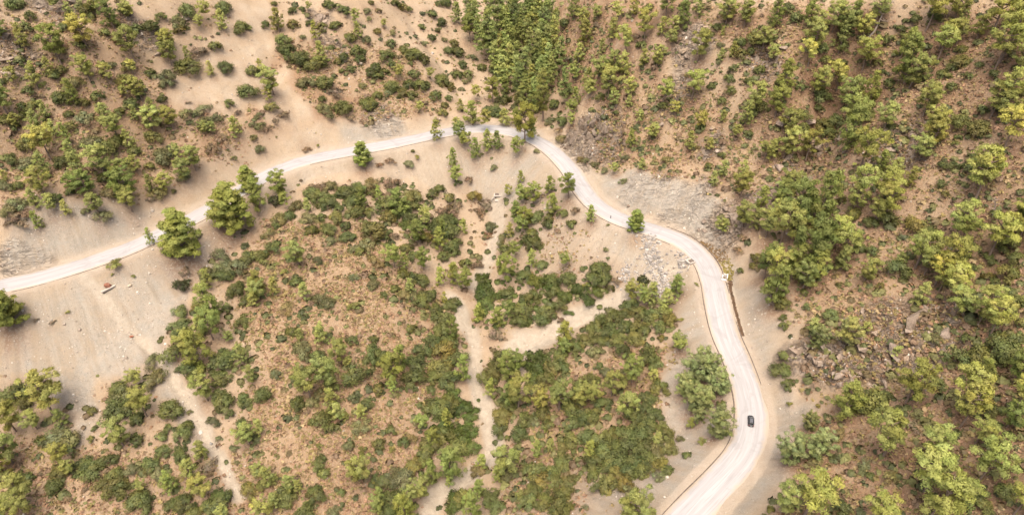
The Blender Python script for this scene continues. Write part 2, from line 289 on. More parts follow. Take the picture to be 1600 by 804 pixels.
def ground_material():
    k = NT('hillside_soil'); P = k.pos()
    A = k.attr('cover_a'); B = k.attr('cover_b')
    sa = k.new('ShaderNodeSeparateColor'); k.l.new(A.outputs['Color'], sa.inputs[0]); sb = k.new('ShaderNodeSeparateColor'); k.l.new(B.outputs['Color'], sb.inputs[0])
    scree, heath, litter = sa.outputs[0], sa.outputs[1], sa.outputs[2]; rock = A.outputs['Alpha']
    should, red, terra = sb.outputs[0], sb.outputs[1], sb.outputs[2]; bare = B.outputs['Alpha']
    cc = k.new('ShaderNodeSeparateColor'); k.l.new(k.attr('cover_c').outputs['Color'], cc.inputs[0]); streak, path = cc.outputs[0], cc.outputs[1]
    n1 = k.noise(.07, P, 5, .6); n2 = k.noise(.5, P, 5, .65); n3 = k.noise(2.6, P, 4, .7); n4 = k.noise(.22, P, 4, .6)
    soil = k.mix(k.ramp(n1, .35, .65), (.415, .304, .194), (.45, .342, .23))
    soil = k.mix(k.math('MULTIPLY', terra, k.ramp(n4, .25, .6)), soil, (.335, .205, .118))
    soil = k.mix(k.math('MULTIPLY', k.ramp(n2, .5, .75), .55), soil, (.42, .33, .24))
    soil = k.mix(bare, soil, k.mix(k.ramp(n4, .35, .65), (.455, .345, .232), (.47, .375, .27)))
    hcol = k.mix(k.ramp(n2, .35, .65), (.28, .182, .10), (.37, .25, .14))
    soil = k.mix(k.math('MULTIPLY', heath, k.math('MULTIPLY', k.ramp(n3, .3, .62), .8)), soil, hcol)
    gr = k.mix(k.ramp(n4, .3, .7), (.37, .33, .268), (.41, .345, .268))
    gr = k.mix(k.math('MULTIPLY', k.ramp(k.noise(.16, P, 6, .7), .5, .68), .7), gr, (.345, .32, .27))
    soil = k.mix(scree, soil, gr)
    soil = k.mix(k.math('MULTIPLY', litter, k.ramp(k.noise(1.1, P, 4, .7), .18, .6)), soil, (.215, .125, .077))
    # rock: tilted strata, broken and stained
    mp = k.new('ShaderNodeMapping'); k.l.new(P, mp.inputs[0]); mp.inputs['Rotation'].default_value = (.5, .3, .7); mp.inputs['Scale'].default_value = (.28, 1.0, 1.5)
    wv = k.noise(.55, mp.outputs[0], 7, .74, 1.1); crack = k.ramp(k.math('ABSOLUTE', k.math('SUBTRACT', k.noise(.5, mp.outputs[0], 4, .6, .8), .5)), .0, .045)
    rk = k.mix(k.ramp(wv, .36, .62), (.16, .122, .096), (.34, .27, .205)); rk = k.mix(k.math('MULTIPLY', k.ramp(k.noise(.9, P, 5, .7), .45, .65), .7), rk, (.38, .31, .245))
    rk = k.mix(k.math('MULTIPLY', k.ramp(k.noise(.2, P, 4, .7), .5, .7), .7), rk, (.33, .225, .14))
    rk = k.mix(k.math('MULTIPLY', scree, .92), rk, k.mix(k.ramp(wv, .35, .65), (.32, .285, .24), (.43, .38, .31)))
    rk = k.mix(crack, k.mix(k.math('SUBTRACT', .55, k.math('MULTIPLY', scree, .35)), rk, (.11, .08, .062)), rk)
    soil = k.mix(k.math('MULTIPLY', rock, k.ramp(n2, .36, .56)), soil, rk)
    soil = k.mix(red, soil, k.mix(k.ramp(n2, .3, .7), (.38, .205, .115), (.36, .25, .165)))
    mo = k.noise(1.3, P, 5, .75, .5); soil = k.mix(k.math('MULTIPLY', k.ramp(mo, .52, .70), .45), soil, (.235, .165, .10)); soil = k.mix(k.math('MULTIPLY', k.ramp(k.noise(1.9, P, 4, .75), .56, .72), .5), soil, (.47, .39, .295))
    # stones
    vs = k.vor(2.3, P); st = k.math('MULTIPLY', k.math('LESS_THAN', vs.outputs['Distance'], .23), k.math('GREATER_THAN', k.noise(.35, P, 3, .7), .47))
    sc_ = k.new('ShaderNodeSeparateColor'); k.l.new(vs.outputs['Color'], sc_.inputs[0])
    sfac = k.math('MULTIPLY', st, k.math('ADD', .4, k.math('MULTIPLY', scree, .5)))
    soil = k.mix(sfac, soil, k.mix(k.ramp(sc_.outputs[0], .35, .75), (.20, .165, .13), (.55, .48, .40)))
    soil = k.mix(k.math('MULTIPLY', streak, .62), soil, k.mix(k.ramp(n4, .4, .6), (.29, .24, .18), (.33, .255, .17)))
    soil = k.mix(k.math('MULTIPLY', path, .95), soil, k.mix(k.ramp(n2, .35, .65), (.49, .415, .32), (.42, .35, .265)))
    soil = k.mix(should, soil, k.mix(k.ramp(n2, .3, .7), (.42, .335, .25), (.45, .37, .285)))
    k.l.new(k.mix(k.ramp(n3, .25, .75), k.mix(.82, (0, 0, 0), soil), soil), k.b.inputs['Base Color'])
    hgt = k.math('ADD', k.math('MULTIPLY', n3, .5), k.math('MULTIPLY', k.noise(8, P, 3, .7), .22))
    hgt = k.math('ADD', hgt, k.math('MULTIPLY', k.math('MULTIPLY', rock, k.math('SUBTRACT', 1.0, k.math('MULTIPLY', scree, .7))), k.math('ADD', k.math('MULTIPLY', crack, .9), k.math('MULTIPLY', wv, 1.4))))
    hgt = k.math('ADD', hgt, k.math('MULTIPLY', sfac, .35))
    k.bump(hgt, 1.0, .8); return k.m

def road_material():
    k = NT('pale_road_surface'); uv = k.new('ShaderNodeUVMap', uv_map='along').outputs[0]
    mp = k.new('ShaderNodeMapping'); k.l.new(uv, mp.inputs[0]); mp.inputs['Scale'].default_value = (1.0, .035, 1)
    st = k.noise(1.0, mp.outputs[0], 5, .65, .4); st2 = k.noise(3.4, mp.outputs[0], 3, .6); P = k.pos(); n = k.noise(.25, P, 5, .6); g = k.noise(5, P, 3, .7)
    c = k.mix(k.ramp(st, .38, .62), (.325, .308, .298), (.37, .352, .34)); c = k.mix(k.math('MULTIPLY', k.ramp(st2, .5, .66), .6), c, (.265, .248, .24))
    c = k.mix(k.math('MULTIPLY', k.ramp(n, .5, .75), .6), c, (.345, .33, .315)); c = k.mix(k.math('MULTIPLY', k.ramp(g, .5, .8), .2), c, (.33, .29, .26))
    sx = k.new('ShaderNodeSeparateXYZ'); k.l.new(uv, sx.inputs[0])
    pt = k.noise(.09, P, 4, .7, .8); c = k.mix(k.math('MULTIPLY', k.ramp(pt, .52, .62), .45), c, (.265, .245, .234)); trk = k.ramp(k.math('ABSOLUTE', k.math('SUBTRACT', k.math('ABSOLUTE', k.math('ADD', sx.outputs[0], k.math('MULTIPLY', k.math('SUBTRACT', k.noise(.03, P, 2, .5), .5), 3.0))), 1.6)), .62, .15); c = k.mix(k.math('MULTIPLY', trk, k.math('MULTIPLY', k.ramp(st, .3, .6), .35)), c, (.25, .23, .22))
    edge = k.ramp(k.math('ADD', k.math('ABSOLUTE', sx.outputs[0]), k.math('MULTIPLY', k.noise(.35, P, 5, .7), 3.0)), 4.3, 5.7)
    c = k.mix(edge, c, (.40, .335, .265)); k.l.new(c, k.b.inputs['Base Color']); k.bump(g, .25, .05); return k.m
def plain(name, col, col2=None, sc=2.0, rough=.9, bump=.3, spec=.2):
    k = NT(name); P = k.pos(); n = k.noise(sc, P, 5, .65)
    k.l.new(k.mix(k.ramp(n, .35, .65), col, col2 or tuple(c * .8 for c in col)), k.b.inputs['Base Color']); k.b.inputs['Roughness'].default_value = rough; k.b.inputs['Specular IOR Level'].default_value = spec
    if bump: k.bump(n, bump, .1)
    return k.m
def solid(name, col, rough=.5, spec=.5, metal=0.0):
    k = NT(name); k.b.inputs['Base Color'].default_value = (*col, 1); k.b.inputs['Roughness'].default_value = rough; k.b.inputs['Specular IOR Level'].default_value = spec; k.b.inputs['Metallic'].default_value = metal; return k.m
MAT = {}
MAT['ground'] = ground_material(); MAT['road'] = road_material()
MAT['edge'] = plain('dark_brown_mottled', (.10, .075, .06), (.17, .135, .11), 1.2)
MAT['concrete'] = plain('pale_concrete', (.46, .41, .35), (.40, .35, .29), 1.5)
MAT['stone'] = None

def np_mesh(name, V, F, smooth=True):
    V = np.asarray(V, np.float32); F = np.asarray(F, np.int32); m = bpy.data.meshes.new(name); k = F.shape[1]
    m.vertices.add(len(V)); m.vertices.foreach_set('co', V.ravel()); m.loops.add(F.size); m.loops.foreach_set('vertex_index', F.ravel())
    m.polygons.add(len(F)); m.polygons.foreach_set('loop_start', np.arange(len(F), dtype=np.int32) * k)
    m.polygons.foreach_set('use_smooth', np.full(len(F), smooth)); m.update(calc_edges=True); return m
def link(name, mesh, mat=None, parent=None):
    o = bpy.data.objects.new(name, mesh); COL.objects.link(o)
    if mat is not None and not mesh.materials: mesh.materials.append(mat)
    if parent is not None: o.parent = parent
    return o
def tag(o, label, cat, group=None, kind=None):
    o['label'] = label; o['category'] = cat
    if group: o['group'] = group
    if kind: o['kind'] = kind
    return o
def structure(o): o['kind'] = 'structure'; return o

# ------------------------------------------------------------------ road slab
def ribbon(P, offs, zs, ext=1):
    P = np.asarray(P); T = np.gradient(P, axis=0); T /= np.hypot(T[:, 0], T[:, 1])[:, None]; N = np.stack([-T[:, 1], T[:, 0]], 1)
    V = []; U = []; S = np.concatenate([[0], np.cumsum(np.hypot(*np.diff(P, axis=0).T))])
    for i in range(len(P)):
        oo = offs(S[i]) if callable(offs) else offs
        for o_, z_ in zip(oo, zs): V.append((P[i, 0] + N[i, 0] * o_, P[i, 1] + N[i, 1] * o_, z_)); U.append((o_, S[i]))
    m = len(zs); F = [(i * m + j + 1, i * m + j, (i + 1) * m + j, (i + 1) * m + j + 1) for i in range(len(P) - 1) for j in range(m - 1)]
    return np.array(V), np.array(F), np.array(U)
ROADF = spline(rp, 24)
def road_offs(s):
    a = RW + .8 * (vn(np.array([s / 9.0]), np.array([0.]), 3)[0] - .5); b = RW + 1.0 * (vn(np.array([s / 7.0]), np.array([5.]), 4)[0] - .5)
    return [-a - .08, -a, -a * .5, 0, b * .5, b, b + .08]
V, F, U = ribbon(ROADF, road_offs, [-.12, .05, .085, .10, .085, .05, -.12])
rm = np_mesh('road', V, F); uvl = rm.uv_layers.new(name='along'); li = np.empty(len(rm.loops), np.int32); rm.loops.foreach_get('vertex_index', li); uvl.data.foreach_set('uv', U[li].astype(np.float32).ravel())
structure(link('road', rm, MAT['road']))
def strip(i0, i1, off, wid, z=.12):                               # a thin raised dark strip along the road edge between two stations
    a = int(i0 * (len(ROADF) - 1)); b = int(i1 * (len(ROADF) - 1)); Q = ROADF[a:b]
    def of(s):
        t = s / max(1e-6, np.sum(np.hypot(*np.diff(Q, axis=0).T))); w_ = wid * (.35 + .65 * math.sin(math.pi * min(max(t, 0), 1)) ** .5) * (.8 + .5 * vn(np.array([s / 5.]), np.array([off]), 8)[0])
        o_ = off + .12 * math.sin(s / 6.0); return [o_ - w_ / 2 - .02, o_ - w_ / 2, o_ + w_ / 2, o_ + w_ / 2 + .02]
    V, F, _ = ribbon(Q, of, [-.1, z, z, -.1]); structure(link('edge_strip', np_mesh('edge_strip', V, F), MAT['edge']))
nseg = len(rp) - 1
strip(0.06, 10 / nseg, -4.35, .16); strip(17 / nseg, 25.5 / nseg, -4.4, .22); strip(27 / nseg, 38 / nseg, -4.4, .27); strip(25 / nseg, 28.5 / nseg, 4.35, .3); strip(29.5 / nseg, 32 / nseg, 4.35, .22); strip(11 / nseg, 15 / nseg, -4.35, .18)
# ------------------------------------------------------------------ foliage
def leaf_material(name, transl=.28, rough=.65):
    k = NT(name); oi = k.new('ShaderNodeObjectInfo'); a = k.attr('tint'); s = k.new('ShaderNodeSeparateColor'); k.l.new(a.outputs['Color'], s.inputs[0])
    base = oi.outputs['Color']
    c = k.mix(1.0, base, a.outputs['Color'], 'MULTIPLY')
    b = k.b; k.l.new(c, b.inputs['Base Color']); b.inputs['Roughness'].default_value = rough; b.inputs['Specular IOR Level'].default_value = .18
    tr = k.new('ShaderNodeBsdfTranslucent'); k.l.new(c, tr.inputs['Color']); mx = k.new('ShaderNodeMixShader'); mx.inputs[0].default_value = transl
    out = next(n for n in k.n if n.type == 'OUTPUT_MATERIAL'); k.l.new(b.outputs[0], mx.inputs[1]); k.l.new(tr.outputs[0], mx.inputs[2]); k.l.new(mx.outputs[0], out.inputs[0]); return k.m
MAT['leaf'] = leaf_material('needle_foliage', .30); MAT['broad'] = leaf_material('shrub_leaves', .2, .5)
MAT['bark'] = plain('grey_brown_bark', (.17, .12, .09), (.24, .18, .14), 3, .95, .5)
MAT['dead'] = plain('bleached_dead_wood', (.36, .30, .25), (.26, .21, .17), 3, .95, .4)
def unit(v): return v / (np.linalg.norm(v, axis=-1, keepdims=True) + 1e-9)
def leaf_arrays(rng, Cn, Nm, S, tint, el=1.5):
    n = len(Cn); t = unit(np.cross(Nm, rng.normal(size=(n, 3)))); b = np.cross(Nm, t); S = S[:, None]
    V = np.stack([Cn - t * S * el * .5, Cn - b * S * .38 + Nm * S * .06, Cn + t * S * el * .5, Cn + b * S * .38 + Nm * S * .06], 1).reshape(-1, 3)
    return V, np.arange(4 * n).reshape(n, 4), np.repeat(tint, 4, 0)
def leaf_mesh(name, parts, mat):
    V = np.concatenate([p[0] for p in parts]); off = np.cumsum([0] + [len(p[0]) for p in parts[:-1]]); F = np.concatenate([p[1] + o for p, o in zip(parts, off)])
    T = np.concatenate([p[2] for p in parts]); N = np.concatenate([p[3] for p in parts])
    m = np_mesh(name, V, F); c = m.color_attributes.new('tint', 'FLOAT_COLOR', 'POINT'); c.data.foreach_set('color', np.concatenate([T, np.ones((len(T), 1))], 1).astype(np.float32).ravel())
    m.normals_split_custom_set_from_vertices(unit(N).tolist()); m.materials.append(mat); return m
def clump(rng, c, r, k, size, tintc, crown_c, flat=.62, up=.45, el=1.5):
    d = unit(rng.normal(size=(k, 3))); d[:, 2] = np.where(d[:, 2] < -.25, -d[:, 2], d[:, 2])
    rad = r * (rng.uniform(.35, 1, k) ** .5)[:, None] * (1 + .25 * rng.normal(size=(k, 1)))
    P = c + d * rad * np.array([1, 1, flat]); nrm = unit(d * .7 + np.array([0, 0, up]) + rng.normal(size=(k, 3)) * .45)
    t = np.clip(tintc * (1 + rng.normal(size=(k, 1)) * .10), .3, 1.8)
    sh = unit(d * .75 + unit(P - crown_c) * .45 + np.array([0, 0, .25]))
    nrm = nrm * np.where((nrm * sh).sum(1, keepdims=True) < 0, -1, 1); sh = unit(sh + nrm * .4)
    V, F, T = leaf_arrays(rng, P, nrm, size * rng.uniform(.7, 1.3, k), t, el)
    return V, F, T, np.repeat(sh, 4, 0)
def tube(pts, rad, k=6):
    pts = np.array(pts, float); V = []; F = []
    T = unit(np.gradient(pts, axis=0)) if len(pts) > 2 else unit(np.repeat((pts[-1:] - pts[:1]), len(pts), 0))
    for i, p in enumerate(pts):
        a = unit(np.cross(T[i], [.31, .9, .2])); b = np.cross(T[i], a)
        for j in range(k):
            w_ = 2 * math.pi * j / k; V.append(p + (a * math.cos(w_) + b * math.sin(w_)) * rad[i])
    for i in range(len(pts) - 1):
        for j in range(k): F.append((i * k + j, i * k + (j + 1) % k, (i + 1) * k + (j + 1) % k, (i + 1) * k + j))
    return np.array(V), np.array(F)
def join(parts):
    V = []; F = []; o = 0
    for v, f in parts: V.append(v); F.append(f + o); o += len(v)
    return np.concatenate(V), np.concatenate(F)
def pine(seed, H, R, b0, style, dens=1.0):
    rng = np.random.default_rng(seed); parts = []; wood = []; big = style == 'umbrella'
    lean = rng.normal(size=2) * (.09 if big else .05) * H * (1.0 if style in ('round', 'umbrella') else .3)
    axis = lambda f: np.array([lean[0] * f * f, lean[1] * f * f, f * H])
    tf = np.linspace(-.06, .97, 7); wood.append(tube([axis(f) + np.append(rng.normal(size=2) * .02 * H * (.3 < f < .9) * (style == 'round'), 0) for f in tf], [.032 * H * (1.08 - f) * (.9 if style != 'tall' else .7) + .03 for f in tf], 7))
    cc = np.array([0, 0, H * (b0 + 1) * .5])
    umb = style == 'umbrella'; style = 'round' if umb else style
    nl = {'round': 15 if umb else 19, 'cone': 26, 'tall': 30, 'dense': 52, 'feather': 34}[style]
    asym = rng.uniform(0, 6.28)
    for i in range(nl):
        g = (i + rng.uniform(0, .9)) / nl; f = b0 + (1 - b0) * g ** .92
        if style == 'round': fm = .42; pr = (.62 + .38 * g / fm) if g < fm else math.sqrt(max(.02, 1 - ((g - fm) / (1.02 - fm)) ** 2))
        elif style == 'tall': pr = (.6 + .4 * g / .3) if g < .3 else (1 - ((g - .3) / .72) ** 1.15) * .92 + .1
        elif style == 'feather': pr = (.8 + .2 * g / .3) if g < .3 else math.sqrt(max(.02, 1 - ((g - .3) / .73) ** 2))
        else: pr = (1 - g) ** .75 * .95 + .12 if g > .12 else .85
        az = i * 2.4 + rng.normal() * .35; L = R * pr * (rng.uniform(.84, 1.04) if style == 'dense' else rng.uniform(.62, 1.1) * (1 + .18 * math.cos(az - asym)))
        dirv = np.array([math.cos(az), math.sin(az), 0]); rise = {'round': .22, 'tall': .05, 'cone': .25, 'dense': .3, 'feather': .5}[style] * L + rng.normal() * .03 * H
        p0 = axis(max(f - .05, .02)); p1 = axis(f) + dirv * L + np.array([0, 0, rise])
        if style in ('round', 'tall') or i % 3 == 0: wood.append(tube([p0, p0 * .45 + p1 * .55 - np.array([0, 0, .04 * L]), p1], [.018 * H * .8 + .015, .011 * H + .01, .02], 4))
        ts = {'round': (.5, .78, 1.0, 1.0), 'tall': (.4, .75, 1.0), 'cone': (.45, .8, 1.02), 'dense': (.5, .8, 1.0), 'feather': (.5, .8, 1.0)}[style]
        limb_t = np.array([1, 1, 1]) * rng.uniform(.84, 1.12) * np.array([rng.uniform(.93, 1.07), 1, rng.uniform(.85, 1.1)])
        for t in ts:
            c = p0 + (p1 - p0) * t + rng.normal(size=3) * np.array([.13, .13, .05]) * R
            cr = R * {'round': .24, 'tall': .27, 'cone': .22, 'dense': .22, 'feather': .22}[style] * rng.uniform(.7, 1.2) * (1.1 - .3 * g)
            k = int(88 * dens * (cr / (.25 * R)) ** 1.3); tc = limb_t * rng.uniform(.88, 1.14)
            parts.append(clump(rng, c, cr, k, R * .062, tc, cc, .55 if style != 'cone' else .75, .5, {'feather': 2.6}.get(style, 2.1)))
    for q in range(3):
        parts.append(clump(rng, axis(1.0) + rng.normal(size=3) * np.array([.1, .1, .02]) * R - np.array([0, 0, q * .05 * H]), R * (.2 if style != 'round' else .3), int(55 * dens), R * .08, np.ones(3) * rng.uniform(.95, 1.15), cc, .9, .4))
    tm = np_mesh('trunk', *join(wood)); tm.materials.append(MAT['bark'])
    return leaf_mesh('crown', parts, MAT['leaf']), tm
def shrub(seed, style):
    rng = np.random.default_rng(seed); parts = []; R = 1.0; Hh = {'s': .85, 'o': .7, 'b': .42, 'd': .5, 'g': .8}[style]
    nl = {'s': 11 + seed % 9, 'o': 10 + seed % 7, 'b': 18, 'd': 10, 'g': 9}[style]; cc = np.array([0, 0, .1])
    ell = rng.uniform(.8, 1.2)
    for i in range(nl):
        a = i * 2.4 + rng.normal() * .5; rr = math.sqrt((i + .3) / nl) * .78 * rng.uniform(.8, 1.12); zz = Hh * (1 - (rr / .98) ** 2 * .8) * rng.uniform(.72, 1.12) - .12
        c = np.array([math.cos(a) * rr * ell, math.sin(a) * rr / ell, max(zz, .08)]); cr = {'b': .34, 'd': .3, 'g': .33}.get(style, .33) * rng.uniform(.75, 1.2)
        tc = np.ones(3) * rng.uniform(.66, 1.34) * np.array([rng.uniform(.9, 1.12), 1, rng.uniform(.85, 1.1)])
        k = {'s': 105, 'o': 90, 'b': 95, 'd': 34, 'g': 90}[style]
        parts.append(clump(rng, c, cr, k, {'d': .10, 'b': .085}.get(style, .095), tc, cc, .8, .35, {'d': 3.2, 'g': 2}.get(style, 1.35)))
        if style in 's o b' and rr > .45: parts.append(clump(rng, c * np.array([1.0, 1.0, .35]), cr * .95, 45, .1, tc * .95, cc, .8, .1))
    return leaf_mesh({'s': 'evergreen_shrub', 'o': 'olive_shrub', 'b': 'bramble', 'd': 'dry_shrub', 'g': 'pine_sapling'}[style], parts, MAT['broad' if style not in 'g' else 'leaf'])
PV = {'round': [pine(100 + i, 9, 4.2, .24 + .07 * (i % 4), 'round', 1.0 + .12 * (i % 3)) for i in range(10)], 'cone': [pine(200 + i, 7.5, 3.0, .06, 'cone') for i in range(7)],
      'tall': [pine(300 + i, 15, 3.6, .2 + .06 * (i % 3), 'tall', 1.1) for i in range(6)], 'umbrella': [pine(700 + i, 10.5, 4.6, .36 + .05 * (i % 4), 'umbrella', .92 + .1 * (i % 3)) for i in range(8)], 'dense': [pine(400 + i, 8.5, 3.5, .03, 'dense', 1.7) for i in range(3)], 'feather': [pine(500 + i, 7, 3.3, .03, 'feather', 1.0) for i in range(3)]}
PDIM = {'round': (9, 4.5, .62), 'umbrella': (10.5, 5.0, .66), 'cone': (7.5, 3.2, .5), 'tall': (15, 3.9, .6), 'dense': (8.5, 3.7, .45), 'feather': (7, 3.4, .48)}
SV = {k: [shrub(600 + 20 * j + i, k) for i in range(12 if k == 's' else 5)] for j, k in enumerate('sobdg')}
